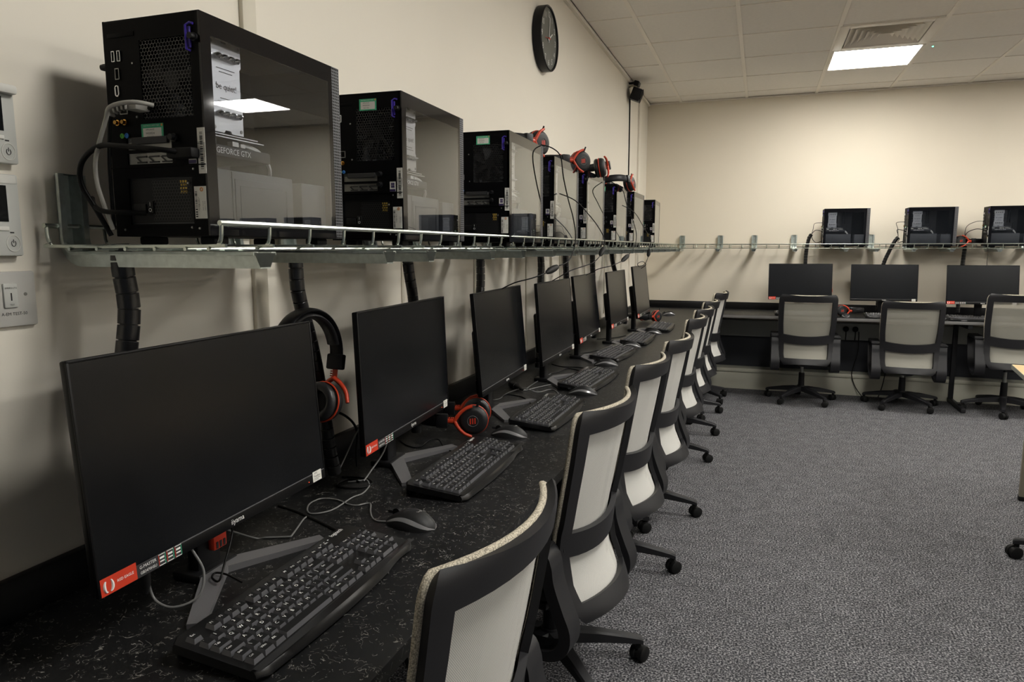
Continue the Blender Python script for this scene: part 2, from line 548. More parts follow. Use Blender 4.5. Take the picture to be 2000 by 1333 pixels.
# partition cover strips on the long wall (raised vertical battens)
n = 0
for y, w in ((1.365, 0.045), (2.07, 0.014), (2.69, 0.014), (3.37, 0.014), (4.0, 0.014), (4.62, 0.014), (5.25, 0.014)):
    n += 1
    z0 = 0.0 if n == 1 else 0.0
    z1 = CZ if n == 1 else 1.33
    o = obj('cover_strip', MB().box2((0, y - w / 2, 0.85), (0.012 if n == 1 else 0.006, y + w / 2, z1), 0.003), M['trim'], wl)
# shadow-gap angle along the ceiling edges
struct('trim_1', MB().box2((0, Y0, CZ - 0.022), (0.022, YB, CZ), 0.0), M['tee'])
struct('trim_2', MB().box2((0.022, YB - 0.02, CZ - 0.022 + 0.012), (RX, YB, CZ), 0.0), M['tee'])
# ceiling tiles and grid
GX = [0.3175 + 0.6 * k for k in range(0, 14) if 0.3175 + 0.6 * k < RX - 0.1]
GY = [4.518 + 0.6 * k for k in range(-11, 5)]
GY = [y for y in GY if Y0 < y < YB]
lamps = [(1.8175, 6.018), (4.2175, 6.018), (1.8175, 3.618), (4.2175, 3.618), (1.8175, 1.218), (4.2175, 1.218), (6.6175, 6.018), (6.6175, 3.618), (6.6175, 1.218)]  # far-side column is unseen, added to brighten the wall under the shelf
xs = [0.022] + GX + [RX]
ys = [Y0] + GY + [YB - 0.02]
diff_c = (1.8175, 5.418)
tiles = {}
for i in range(len(xs) - 1):
    for j in range(len(ys) - 1):
        cx, cy = (xs[i] + xs[i + 1]) / 2, (ys[j] + ys[j + 1]) / 2
        if any(abs(cx - a) < 0.2 and abs(cy - b) < 0.2 for a, b in lamps + [diff_c]):
            continue
        sx, sy = round(xs[i + 1] - xs[i] - 0.006, 3), round(ys[j + 1] - ys[j] - 0.006, 3)
        if (sx, sy) not in tiles:
            tiles[(sx, sy)] = mesh('ceiling_tile', MB().box((0, 0, 0.008), (sx, sy, 0.016), 0.002, seg=1), M['tile'], 0)
        place('ceiling_tile', tiles[(sx, sy)], ceil, (cx, cy, CZ + 0.003 + random.uniform(-0.001, 0.001)))
run_y = mesh('ceiling_runner', MB().box((0, (YB + Y0) / 2, 0.006), (0.026, YB - Y0, 0.012), 0.001, seg=1), M['tee'], 0)
for x in GX:
    place('ceiling_runner', run_y, ceil, (x, 0, CZ - 0.003))
run_x = mesh('ceiling_crossbar', MB().box(((RX + 0.022) / 2, 0, 0.005), (RX - 0.022, 0.014, 0.010), 0.001, seg=1), M['tee'], 0)
for y in GY:
    place('ceiling_crossbar', run_x, ceil, (0, y, CZ - 0.001))

# LED panels
def make_lamp():
    t = thing('ceiling_light', '', 'light')
    f = MB()
    for s in (-1, 1):
        f.box((s * 0.287, 0, 0.004), (0.02, 0.594, 0.014), 0.002)
        f.box((0, s * 0.287, 0.004), (0.554, 0.02, 0.014), 0.002)
    f.box((0, 0, 0.014), (0.59, 0.59, 0.006))
    obj('frame', f, M['tee'], t)
    obj('diffuser', MB().box((0, 0, 0.003), (0.556, 0.556, 0.006)), M['lamp'], t, smooth=0)
    return t
lamp = make_lamp()
where = ['square LED ceiling panel beside the air diffuser, seen near the back wall', 'square LED ceiling panel beyond the view, mirrored in the nearest computer tower',
         'square LED ceiling panel above the fifth office chair, over the top of the view', 'square LED ceiling panel in the middle of the room, out of view above',
         'square LED ceiling panel above the nearest keyboards, out of view above', 'square LED ceiling panel level with the nearest keyboards, out of view',
         'added unseen LED ceiling panel by the back wall at the far side of the room', 'added unseen LED ceiling panel midway along the far side of the room', 'added unseen LED ceiling panel at the near end of the far side of the room']
for i, (x, y) in enumerate(lamps):
    if i == 0:
        lamp.location = (x, y, CZ - 0.004); lamp['label'] = where[0]; lamp['group'] = 'LED ceiling panels'
    else:
        copy_thing(lamp, where[i], (x, y, CZ - 0.004), 0, 'LED ceiling panels')
# air diffuser: nested square louvres
t = thing('air_diffuser', 'square ceiling air diffuser with nested louvres beside the LED panel', 'vent', (diff_c[0], diff_c[1], CZ - 0.004))
f = MB()
for s in (-1, 1):
    f.box((s * 0.268, 0, 0.004), (0.058, 0.594, 0.012), 0.002)
    f.box((0, s * 0.268, 0.004), (0.478, 0.058, 0.012), 0.002)
obj('frame', f, M['tee'], t)
obj('duct', MB().box((0, 0, 0.09), (0.52, 0.52, 0.01)), M['ink'], t, smooth=0)
for k in range(6):
    a = 0.232 - k * 0.037; b = a - 0.034
    z1, z0 = 0.000, 0.030
    vs, fs = [], []
    for (r, z) in ((a, z1), (b, z0), (b - 0.002, z0 + 0.001), (a - 0.002, z1 + 0.002)):
        vs += [(-r, -r, z), (r, -r, z), (r, r, z), (-r, r, z)]
    for q in range(4):
        for e in range(4):
            fs.append([q * 4 + e, q * 4 + (e + 1) % 4, ((q + 1) % 4) * 4 + (e + 1) % 4, ((q + 1) % 4) * 4 + e])
    obj('louvre', MB().add(vs, fs), M['tee'], t, smooth=0)
# small sensor with its green light
t = thing('ceiling_sensor', 'tiny green indicator light in the ceiling beside the LED panel', 'sensor', (2.17, 5.81, CZ + 0.003))
obj('housing', MB().lathe([(0.012, 0.002), (0.012, -0.004), (0.008, -0.007)], 12), M['tee'], t)
obj('indicator', MB().lathe([(0.005, -0.006), (0.005, -0.010), (0.002, -0.012)], 10), M['led_green'], t)

# pipe boxing along the foot of the back wall, the dado trunking and the dark wall panel under the worktop
bb = MB().box2((0.02, 7.02, 0.0), (RX, YB, 0.165), 0.004)
bb.box2((0.02, 7.005, 0.165), (RX, YB, 0.20), 0.006)
struct('baseboard_back', bb, M['boxing'], 35)
struct('baseboard_left', MB().box2((0, Y0, 0), (0.018, 7.0, 0.12), 0.004), M['boxing'], 35)
struct('trim_3', MB().box2((0.0, YB - 0.012, 0.20), (RX, YB, 0.50), 0), M['navy'])
struct('trim_4', MB().box2((0.0, YB - 0.075, 0.50), (RX, YB, 0.655), 0.006), M['trunk'], 35)

# ------------------------------------------------------------------ desks
DT = 0.028
DEPTH = 0.63
YD = 6.52            # front edge of the worktop along the back wall
t = thing('desk', 'long black flecked worktop fixed along the wall under the row of towers', 'desk', (0, 0, 0))
obj('worktop', MB().box2((0.0, -1.2, DESK - DT), (DEPTH, YB - 0.0005, DESK), 0.003), M['worktop'], t)
obj('upstand', MB().box2((0.0, -1.2, DESK), (0.018, YB - 0.0185, DESK + 0.067), 0.002).box2((0.0, YB - 0.018, DESK), (DEPTH, YB - 0.0005, DESK + 0.067), 0.002), M['upstand'], t)
def c_leg(parent, x, y, axis):
    """C-frame leg: post, foot and top bearer"""
    d = Vector((1, 0, 0)) if axis == 'x' else Vector((0, -1, 0))
    p = Vector((x, y, 0))
    b = MB()
    def bar(a, c, w):
        a, c = p + Vector(a), p + Vector(c)
        lo = [min(a[i], c[i]) - w / 2 for i in range(3)]; hi = [max(a[i], c[i]) + w / 2 for i in range(3)]
        b.box2(lo, hi, 0.004)
    bar((0, 0, 0.035), (0, 0, DESK - DT - 0.02), 0.036)
    bar((d * -0.02) + Vector((0, 0, 0.022)), (d * 0.42) + Vector((0, 0, 0.022)), 0.036)
    bar((d * -0.02) + Vector((0, 0, DESK - DT - 0.0185)), (d * 0.42) + Vector((0, 0, DESK - DT - 0.0185)), 0.036)
    return obj('leg', b, M['chair_plastic'], parent)
for y in (-0.3, 1.6, 3.3, 5.0):
    c_leg(t, 0.16, y, 'x')
t = thing('desk', 'black worktop along the back wall carrying the three facing monitors', 'desk', (0, 0, 0))
b = MB().box2((DEPTH + 0.001, YD, DESK - DT), (RX, YB, DESK), 0.003)
obj('worktop', b, M['worktop'], t)
obj('worktop_edge', MB().box2((DEPTH + 0.003, YD - 0.003, DESK - DT + 0.002), (RX - 0.002, YD, DESK - 0.002), 0.001), M['edge'], t)
obj('upstand', MB().box2((DEPTH + 0.001, YB - 0.018, DESK), (RX, YB, DESK + 0.067), 0.002), M['upstand'], t)
for x in (2.72, 4.6):
    c_leg(t, x, 6.98, 'y')

# ------------------------------------------------------------------ wire basket shelves on wall brackets
TZ, TL = 1.343, 0.033       # underside of the basket, height of its lip
def hat(w=0.052, d=0.023, lip=0.011):
    return [(-w / 2, -0.004), (-w / 2 + 0.001, 0), (-w / 2 + lip, 0), (-w / 2 + lip + 0.003, -d), (w / 2 - lip - 0.003, -d), (w / 2 - lip, 0), (w / 2 - 0.001, 0), (w / 2, -0.004)]
def bracket_mesh():
    """channel bent to an L: up the wall, out under the basket (local x = away from the wall)"""
    prof = hat(); th = 0.002
    pr = prof + [(p[0] * 0.97, p[1] - th) for p in prof[::-1]]
    path = [(0.004, 0.150)]
    path += [(0.004, 0.05)]
    for k in range(7):
        a = PI / 2 * k / 6
        path.append((0.004 + 0.045 * (1 - math.cos(a)), 0.045 * (1 - math.sin(a))))
    path += [(0.30, 0.0), (0.405, 0.0)]
    rings = []
    for i, (x, z) in enumerate(path):
        a = path[max(i - 1, 0)]; c = path[min(i + 1, len(path) - 1)]
        tx, tz = c[0] - a[0], c[1] - a[1]; L = math.hypot(tx, tz); tx, tz = tx / L, tz / L
        nx, nz = -tz, tx          # towards the inside of the bend
        d0 = 0.024
        rings.append([Vector((x + nx * (q[1] + d0), q[0], z + nz * (q[1] + d0))) for q in pr])
    return MB().ring_loft(rings)
brk_me = None
def basket(name, label, length, arms, step, start, loc, rotz, flip=1):
    """local y runs along the wall, local x away from it"""
    global brk_me
    t = thing(name, label, 'shelf', loc, rotz)
    xw, xf = 0.02, 0.368
    lm = mesh('long_wire', MB().tube([(0, 0, 0), (0, length, 0)], 0.0029, 8), M['zinc'])
    rail = mesh('top_rail', MB().tube([(0, 0, 0), (0, length, 0)], 0.0040, 8), M['zinc'])
    for x in (0.07, 0.128, 0.186, 0.244, 0.302):
        place('long_wire', lm, t, (x, 0, TZ - 0.0045))
    place('long_wire', lm, t, (0.345, 0, TZ - 0.0045))
    place('top_rail', rail, t, (xf, 0, TZ + TL))
    place('top_rail', rail, t, (xw, 0, TZ + TL))
    pts = [(xw, 0, TZ + TL), (xw + 0.002, 0, TZ + 0.012), (xw + 0.008, 0, TZ + 0.003), (xw + 0.02, 0, TZ), (xf - 0.02, 0, TZ), (xf - 0.008, 0, TZ + 0.003), (xf - 0.002, 0, TZ + 0.012), (xf, 0, TZ + TL)]
    cm = mesh('cross_wire', MB().tube(smooth_path(pts, 3), 0.0030, 8), M['zinc'])
    y = start
    while y < length:
        place('cross_wire', cm, t, (0, y, 0)); y += step
    if brk_me is None:
        brk_me = mesh('bracket', bracket_mesh(), M['galv'])
    for a in arms:
        place('bracket', brk_me, t, (0.0, a, TZ - 0.0325))
    return t
basket('wire_shelf', 'long galvanised wire basket shelf on the side wall under the row of towers', 6.79 - 0.834,
       [0.05, 0.43, 0.62, 1.01, 1.28, 1.63, 1.96, 2.32, 2.60, 2.97, 3.32, 3.67, 4.05, 4.40, 4.75, 5.10, 5.45, 5.80], 0.107, 0.004, (0, 0.834, 0), 0)
# along the back wall: local y -> world x, local x -> world -y
basket('wire_shelf', 'galvanised wire basket shelf on the back wall with three towers', 6.2,
       [0.35, 0.71, 1.02, 1.37, 1.78, 2.02, 2.30, 2.58, 2.92, 3.2, 3.6, 4.0, 4.4, 4.8, 5.2], 0.107, 0.06, (0.02, YB, 0), -PI / 2)

# ------------------------------------------------------------------ computer towers
PW, PD, PH = 0.182, 0.380, 0.325
def hex_grid(w, h, r, wall, mask=None):
    """flat honeycomb of thin walls in the xz plane"""
    b = MB(); dx = r * math.sqrt(3); dz = r * 1.5; row = 0; z = -h / 2
    ri = r - wall
    while z <= h / 2:
        x = -w / 2 + (dx / 2 if row % 2 else 0)
        while x <= w / 2:
            if mask is None or mask(x, z):
                o = [(x + r * math.cos(PI / 6 + PI / 3 * k), 0, z + r * math.sin(PI / 6 + PI / 3 * k)) for k in range(6)]
                i_ = [(x + ri * math.cos(PI / 6 + PI / 3 * k), 0, z + ri * math.sin(PI / 6 + PI / 3 * k)) for k in range(6)]
                b.add(o + i_, [[k, (k + 1) % 6, 6 + (k + 1) % 6, 6 + k] for k in range(6)])
            x += dx
        z += dz; row += 1
    return b
def barcode(b, o, x, y, w, h, mi, seed=1):
    r = random.Random(seed); p = -w / 2
    while p < w / 2:
        k = r.choice((0.0008, 0.0012, 0.002)); 
        vs = [(p, -h / 2, 0), (min(p + k, w / 2), -h / 2, 0), (min(p + k, w / 2), h / 2, 0), (p, h / 2, 0)]
        b.add(vs, [[0, 1, 2, 3]], mi, basis(o, x, y)); p += k + r.choice((0.0007, 0.0012, 0.0018))
def make_tower():
    """local: y = 0 is the rear plate, +x the glass side, z = 0 the underside of the feet"""
    t = thing('computer_tower', '', 'computer')
    w, d, h = PW / 2, PD, PH
    z0 = 0.012
    c = MB()
    c.box2((-w, 0, z0), (w, d, z0 + 0.006), 0.002)                 # floor
    c.box2((-w, 0, h - 0.006), (w, d, h), 0.002)                   # top
    c.box2((-w, 0, z0), (-w + 0.004, d, h), 0.001)                 # far side plate
    # rear plate built around its openings: fan grille, ports, card slots, power unit
    def rp(xa, xb, za, zb): c.box2((xa, 0, za), (xb, 0.003, zb), 0.0)
    fx0, fx1, fz0, fz1 = -0.022, 0.072, 0.182, 0.293
    rp(-w + 0.002, w - 0.002, fz1, h - 0.003)
    rp(-w + 0.002, fx0, 0.168, fz1); rp(fx1, w - 0.002, 0.118, fz1); rp(fx0, fx1, 0.118 + 0.05, fz0)
    rp(-w + 0.002, -0.058, 0.105, 0.168); rp(0.028, fx1, 0.118, 0.168)
    rp(-0.058, 0.028, 0.157, 0.168); rp(-0.058, 0.028, 0.134, 0.139); rp(-w + 0.002, w - 0.002, 0.105, 0.118)
    rp(-w + 0.002, -0.06, z0, 0.105); rp(0.062, w - 0.002, z0, 0.105); rp(-0.06, 0.062, z0, 0.030); rp(-0.06, 0.062, 0.098, 0.105)
    c.box2((-w, d - 0.03, z0), (w - 0.006, d - 0.026, h), 0.0)      # inner front
    c.box2((w - 0.008, 0, z0), (w - 0.001, 0.012, h - 0.001), 0.001)  # rear corner post
    c.box2((-w + 0.001, -0.0015, 0.113), (w - 0.001, 0, 0.1145)); c.box2((-0.075, -0.0012, 0.024), (0.068, 0, 0.0255))
    c.box2((-0.082, -0.001, 0.300), (-0.03, 0, 0.3065), 0.0005)
    obj('case', c, M['steel_black'], t)
    f = MB().box2((-w, d - 0.027, z0), (w, d, h), 0.0015)
    obj('front_panel', f, M['perf'], t)
    # glass side with its black border
    y0, y1 = 0.0, d - 0.0275
    zb, zt = z0 + 0.001, h - 0.001
    iy0, iy1, iz0, iz1 = 0.022, y1 - 0.012, z0 + 0.016, h - 0.030
    g = MB().box2((w - 0.0035, iy0, iz0), (w, iy1, iz1))
    obj('glass_panel', g, M['glass'], t, smooth=0)
    e = MB()
    for (a, b_, cc, dd) in ((y0, iy0, zb, zt), (iy1, y1, zb, zt), (iy0, iy1, zb, iz0), (iy0, iy1, iz1, zt)):
        e.box2((w - 0.0035, a, cc), (w + 0.0001, b_, dd))
    obj('glass_border', e, M['glass_edge'], t, smooth=0)
    # inside
    i_ = MB().box2((-w + 0.018, 0.006, 0.118), (-w + 0.022, 0.25, h - 0.012))
    i_.box2((-w + 0.022, 0.02, 0.235), (-w + 0.035, 0.10, 0.25)); i_.box2((-w + 0.022, 0.17, 0.20), (-w + 0.05, 0.176, 0.30)); i_.box2((-w + 0.022, 0.19, 0.20), (-w + 0.05, 0.196, 0.30))
    i_.box2((-w + 0.022, 0.215, 0.15), (-w + 0.03, 0.24, 0.2))
    obj('motherboard', i_, M['inner'], t, smooth=0)
    s = MB().box2((-w + 0.006, 0.004, z0 + 0.007), (w - 0.012, 0.232, 0.112), 0.002)
    s.box2((w - 0.012, 0.075, 0.030), (w - 0.0105, 0.220, 0.100), 0.0006)
    s.box2((w - 0.0115, 0.068, z0 + 0.01), (w - 0.0105, 0.0695, 0.11)); s.box2((w - 0.0115, 0.086, 0.036), (w - 0.0095, 0.209, 0.0365)); s.box2((w - 0.0115, 0.086, 0.036), (w - 0.0095, 0.0868, 0.090)); s.box2((w - 0.0115, 0.2085, 0.036), (w - 0.0095, 0.209, 0.090)); s.box2((w - 0.0115, 0.086, 0.0895), (w - 0.0095, 0.209, 0.090))
    ps = obj('power_shroud', s, M['shroud'], t)
    obj('drive_cage', MB().box2((-w + 0.02, 0.262, z0 + 0.007), (w - 0.014, 0.340, 0.108), 0.002), M['shroud'], t)
    # cooler: notched aluminium face with two rows of heat-pipe tips
    cx = w - 0.020
    poly = [(0.0, 0.0), (0.024, 0), (0.027, 0.004), (0.037, 0.004), (0.040, 0), (0.064, 0), (0.064, 0.036), (0.061, 0.040), (0.061, 0.098), (0.064, 0.102), (0.064, 0.134), (0.040, 0.134), (0.037, 0.130), (0.027, 0.130), (0.024, 0.134), (0, 0.134), (0, 0.102), (0.003, 0.098), (0.003, 0.040), (0, 0.036)]
    k = MB().prism(poly, 0.003, 0, basis((cx, 0.036, 0.167), (0, 1, 0), (0, 0, 1)) @ Matrix.Diagonal((1.15, 1, 1, 1)))
    co = obj('cpu_cooler', k, M['silver'], t, smooth=0)
    fin = MB()
    for q in range(9):
        fin.box2((cx - 0.085, 0.042, 0.172 + q * 0.0145), (cx, 0.104, 0.1728 + q * 0.0145))
    obj('cooling_fin', fin, M['bracket_steel'], co, smooth=0)
    tip = mesh('heat_pipe', MB().tube([(0, 0, 0), (0.007, 0, 0), (0.012, 0, 0.001)], [0.0045, 0.0045, 0.001], 10), M['chrome'])
    for zz in (0.194, 0.276):
        for q in range(4):
            place('heat_pipe', tip, co, (cx + 0.003, 0.051 + q * 0.0145, zz))
    sc = mesh('screw', MB().lathe([(0.0028, 0), (0.0028, 0.001), (0.001, 0.0012)], 8, 0, basis((0, 0, 0), (0, 1, 0), (0, 0, 1))), M['bracket_steel'])
    for yy in (0.042, 0.104):
        for zz in (0.173, 0.2955):
            place('screw', sc, co, (cx + 0.003, yy, zz))
    le = MB()
    add_text(le, 'be quiet!', 0.0135, (cx + 0.0034, 0.073, 0.234), (0, 1, 0), (0, 0, 1))
    for zz in (0.2545, 0.2595, 0.2115, 0.2165):
        wd = 0.042 if zz in (0.2595, 0.2115) else 0.030
        le.box2((cx + 0.003, 0.073 - wd / 2, zz), (cx + 0.0034, 0.073 + wd / 2, zz + 0.001))
    obj('lettering', le, M['ink'], co, smooth=0)
    # cooler fan beside the plate
    fb = MB().lathe([(0.006, -0.01), (0.006, 0.01)], 12, 0, Matrix.Translation((0.0, 0.125, 0.235)) @ RX_(PI / 2))
    for q in range(7):
        a = 2 * PI * q / 7
        fb.box((0.034 * math.cos(a), 0.125, 0.235 + 0.034 * math.sin(a)), (0.052, 0.002, 0.024), 0.0, 0, RY(-a) @ RX_(0.5))
    fb.box2((-0.048, 0.117, 0.186), (-0.044, 0.137, 0.285)); fb.box2((0.044, 0.117, 0.186), (0.048, 0.137, 0.285)); fb.box2((-0.048, 0.117, 0.182), (0.048, 0.137, 0.186)); fb.box2((-0.048, 0.117, 0.285), (0.048, 0.137, 0.289))
    obj('cooler_fan', fb, M['inner'], t, smooth=0)
    # graphics card
    gc = MB().box2((-w + 0.03, 0.006, 0.132), (w - 0.022, 0.185, 0.150), 0.003)
    ga = obj('graphics_card', gc, M['inner'], t)
    obj('card_backplate', MB().box2((-w + 0.03, 0.006, 0.1605), (w - 0.020, 0.165, 0.162)).box2((w - 0.0225, 0.02, 0.1645), (w - 0.0205, 0.15, 0.166)), M['silver'], ga, smooth=0)
    ge = MB(); add_text(ge, 'GEFORCE GTX', 0.0125, (w - 0.0215, 0.090, 0.141), (0, 1, 0), (0, 0, 1))
    obj('lettering', ge, M['white'], ga, smooth=0)
    pl = MB().box2((w - 0.03, 0.085, 0.150), (w - 0.02, 0.10, 0.157)).box2((w - 0.03, 0.105, 0.150), (w - 0.02, 0.116, 0.1555)).box2((w - 0.03, 0.03, 0.150), (w - 0.021, 0.048, 0.1575))
    pl.tube(smooth_path([(w - 0.03, 0.125, 0.155), (w - 0.026, 0.16, 0.148), (w - 0.03, 0.19, 0.128), (w - 0.04, 0.205, 0.112)], 4), 0.003, 6)
    pl.tube(smooth_path([(w - 0.034, 0.125, 0.157), (w - 0.03, 0.16, 0.152), (w - 0.034, 0.195, 0.132), (w - 0.044, 0.21, 0.112)], 4), 0.003, 6)
    obj('power_plug', pl, M['paper'], ga)
    # rear: grille, fan, ports
    gx, gz = (fx0 + fx1) / 2, (fz0 + fz1) / 2
    hg = hex_grid(fx1 - fx0, fz1 - fz0, 0.0034, 0.0007)
    obj('fan_grille', hg, M['grille'], t, (gx, 0.001, gz), smooth=0)
    fan = MB().lathe([(0.016, -0.002), (0.016, 0.012)], 16, 0, RX_(PI / 2))
    for q in range(7):
        a = 2 * PI * q / 7
        fan.box((0.032 * math.cos(a), -0.010, 0.032 * math.sin(a)), (0.04, 0.0015, 0.022), 0.0, 0, RY(-a) @ RX_(0.55))
    obj('case_fan', fan, M['plastic'], t, (gx, 0.022, gz))
    psg = hex_grid(0.07, 0.058, 0.003, 0.0007)
    obj('power_grille', psg, M['grille'], t, (0.022, 0.0012, 0.066), smooth=0)
    pu = MB().box2((-0.058, 0.003, 0.032), (0.06, 0.005, 0.097)); pu.box2((-0.052, -0.0015, 0.046), (-0.028, 0.003, 0.060), 0.001); pu.box2((-0.025, -0.001, 0.046), (-0.014, 0.003, 0.064), 0.001)
    pw = obj('power_unit', pu, M['plastic'], t)
    q = MB(); add_text(q, 'I', 0.008, (-0.0195, -0.0013, 0.059), (1, 0, 0), (0, 0, 1)); add_text(q, 'O', 0.008, (-0.0195, -0.0013, 0.0505), (1, 0, 0), (0, 0, 1))
    obj('switch_print', q, M['white'], pw, smooth=0)
    yl = MB()
    for a in range(3):
        for b_ in range(4):
            yl.box((0.040 + a * 0.0045, 0.0018, 0.076 + b_ * 0.005), (0.003, 0.001, 0.0036))
    obj('warning_print', yl, M['yellow'], pw, smooth=0)
    io = MB().box2((-0.086, 0.002, 0.150), (-0.045, 0.006, 0.296))
    obj('port_plate', io, M['inner'], t, smooth=0)
    def port(name, x, z, sx, sz, m):
        p = MB()
        p.box2((x - sx / 2, -0.002, z - sz / 2), (x + sx / 2, 0.003, z - sz / 2 + 0.001)); p.box2((x - sx / 2, -0.002, z + sz / 2 - 0.001), (x + sx / 2, 0.003, z + sz / 2))
        p.box2((x - sx / 2, -0.002, z - sz / 2), (x - sx / 2 + 0.001, 0.003, z + sz / 2)); p.box2((x + sx / 2 - 0.001, -0.002, z - sz / 2), (x + sx / 2, 0.003, z + sz / 2))
        return obj(name, p, m, t, smooth=0)
    port('usb_port', -0.072, 0.274, 0.0062, 0.015, M['silver']); port('usb_port', -0.061, 0.274, 0.0062, 0.015, M['silver'])
    port('display_port', -0.066, 0.249, 0.008, 0.016, M['bracket_steel'])
    oc = MB().tube([(-0.069 + 0.0032 * math.cos(a) , -0.001, 0.225 + (0.0065 if math.sin(a) > 0 else -0.0065) * 0.6 + 0.0035 * math.sin(a)) for a in [2 * PI * k / 20 for k in range(20)]], 0.0011, 6, 0, True)
    obj('small_port', oc, M['chrome'], t)
    port('network_port', -0.058, 0.198, 0.015, 0.014, M['bracket_steel'])
    ac = mesh('antenna_connector', MB().tube([(0, 0.002, 0), (0, -0.004, 0), (0, -0.0042, 0), (0, -0.009, 0)], [0.0045, 0.0045, 0.003, 0.003], 10), M['gold'])
    for x in (-0.070, -0.056):
        place('antenna_connector', ac, t, (x, 0, 0.179))
    for x, m in ((-0.064, M['green']), (-0.055, M['blue'])):
        obj('audio_jack', MB().tube([(x, -0.0015, 0.160), (x, -0.0012, 0.160)], 0.0036, 12).tube([(x + 0.003 * math.cos(a), -0.002, 0.160 + 0.003 * math.sin(a)) for a in [2 * PI * k / 12 for k in range(12)]], 0.001, 6, 0, True), m, t)
    br = MB().box2((-0.057, 0.002, 0.118), (0.027, 0.0045, 0.156))
    for q in range(3):
        br.box2((-0.04 + q * 0.024, 0.0, 0.1195), (-0.022 + q * 0.024, 0.002, 0.1215), 0, 1); br.box2((-0.04 + q * 0.024, 0.0, 0.1275), (-0.022 + q * 0.024, 0.002, 0.1295), 0, 1)
        br.add([(-0.044 + q * 0.024, 0.001, 0.1285), (-0.040 + q * 0.024, 0.001, 0.1285), (-0.030 + q * 0.024, 0.001, 0.1205), (-0.034 + q * 0.024, 0.001, 0.1205)], [[0, 1, 2, 3]], 1)
    br.box2((-0.046, -0.003, 0.1465), (0.022, 0.002, 0.1565), 0.001, 1)
    obj('card_bracket', br, [M['bracket_steel'], M['ink']], t, smooth=0)
    lt = MB().tube([(0.076, -0.003, 0.270), (0.071, -0.006, 0.272), (0.071, -0.006, 0.304), (0.076, -0.003, 0.308), (0.082, -0.003, 0.306)], 0.0018, 6)
    lt.box2((0.072, -0.004, 0.274), (0.0765, -0.0005, 0.303), 0.001)
    obj('panel_latch', lt, M['purple'], t)
    ts = mesh('thumb_screw', MB().tube([(0, 0.002, 0), (0, -0.004, 0), (0, -0.005, 0), (0, -0.012, 0)], [0.006, 0.006, 0.0045, 0.0045], 12), M['plastic'])
    for x, z in ((0.082, 0.288), (0.036, 0.153), (0.036, 0.131)):
        place('thumb_screw', ts, t, (x, 0, z))
    obj('side_knob', MB().tube([(-w + 0.002, 0.006, 0.262), (-w - 0.006, 0.006, 0.262), (-w - 0.012, 0.004, 0.262)], [0.004, 0.0055, 0.004], 10), M['plastic'], t)
    rv = mesh('rivet', MB().tube([(0, 0.001, 0), (0, -0.0014, 0)], [0.0022, 0.0015], 8), M['bracket_steel'])
    for x, z in ((-0.036, 0.262), (-0.034, 0.186), (0.066, 0.108), (0.055, 0.088), (-0.072, 0.022), (0.058, 0.0245), (0.072, 0.023)):
        place('rivet', rv, t, (x, 0, z))
    # labels on the rear plate
    X, Z = (1, 0, 0), (0, 0, 1)
    def label(name, x, z, sx, sz, m):
        return obj(name, MB().box2((x - sx / 2, -0.0008, z - sz / 2), (x + sx / 2, 0.0, z + sz / 2)), m, t, smooth=0)
    gl = label('test_label', -0.006, 0.163, 0.042, 0.024, M['green_paper'])
    b2 = MB().box2((-0.0235, -0.001, 0.1535), (0.0115, -0.0008, 0.169), 0, 0)
    add_text(b2, 'ELECTRICAL SAFETY TEST', 0.0026, (-0.007, -0.0012, 0.1722), X, Z, 0)
    add_text(b2, 'APPLIANCE', 0.0032, (-0.010, -0.0012, 0.1665), X, Z, 1); add_text(b2, 'W020524', 0.0042, (-0.010, -0.0012, 0.1613), X, Z, 1); add_text(b2, 'TEST 9/24', 0.0032, (-0.010, -0.0012, 0.1562), X, Z, 1)
    b2.lathe([(0.0018, 0), (0.0018, 0.0004)], 10, 2, basis((0.0125, -0.0008, 0.1725), X, Z))
    obj('lettering', b2, [M['paper'], M['ink'], M['orange_print']], gl, smooth=0)
    sl = label('serial_label', 0.0835, 0.133, 0.0135, 0.064, M['paper'])
    b2 = MB(); barcode(b2, (0.0838, -0.0011, 0.133), Z, (-1, 0, 0), 0.052, 0.0055, 0, 3)
    add_text(b2, 'CA-J02100-B1', 0.0042, (0.0790, -0.0011, 0.134), Z, (-1, 0, 0)); add_text(b2, '0121AC018000', 0.0032, (0.0885, -0.0011, 0.134), Z, (-1, 0, 0))
    obj('lettering', b2, M['ink'], sl, smooth=0)
    al = label('asset_label', 0.0765, 0.060, 0.0215, 0.046, M['paper'])
    b2 = MB(); barcode(b2, (0.069, -0.0011, 0.058), Z, (-1, 0, 0), 0.038, 0.004, 0, 5)
    add_text(b2, '*1708 091*', 0.0042, (0.0743, -0.0011, 0.058), Z, (-1, 0, 0)); add_text(b2, 'asset record', 0.0026, (0.081, -0.0011, 0.055), Z, (-1, 0, 0)); add_text(b2, 'support desk', 0.0026, (0.0845, -0.0011, 0.055), Z, (-1, 0, 0))
    b2.tube([(0.0795 + 0.0024 * math.cos(a), -0.0011, 0.0785 + 0.0024 * math.sin(a)) for a in [2 * PI * k / 14 for k in range(14)]], 0.0007, 5, 1, True)
    obj('lettering', b2, [M['ink'], M['orange_print']], al, smooth=0)
    wl_ = label('licence_label', 0.066, 0.126, 0.014, 0.021, M['paper'])
    b2 = MB().box2((0.0592, -0.001, 0.1157), (0.0728, -0.0008, 0.1205), 0, 0)
    for a in (0, 1):
        for c_ in (0, 1):
            b2.box2((0.0625 + a * 0.0042, -0.001, 0.1235 + c_ * 0.0055), (0.0662 + a * 0.0042, -0.0008, 0.1284 + c_ * 0.0055), 0, 0)
    obj('lettering', b2, M['purple_dark'], wl_, smooth=0)
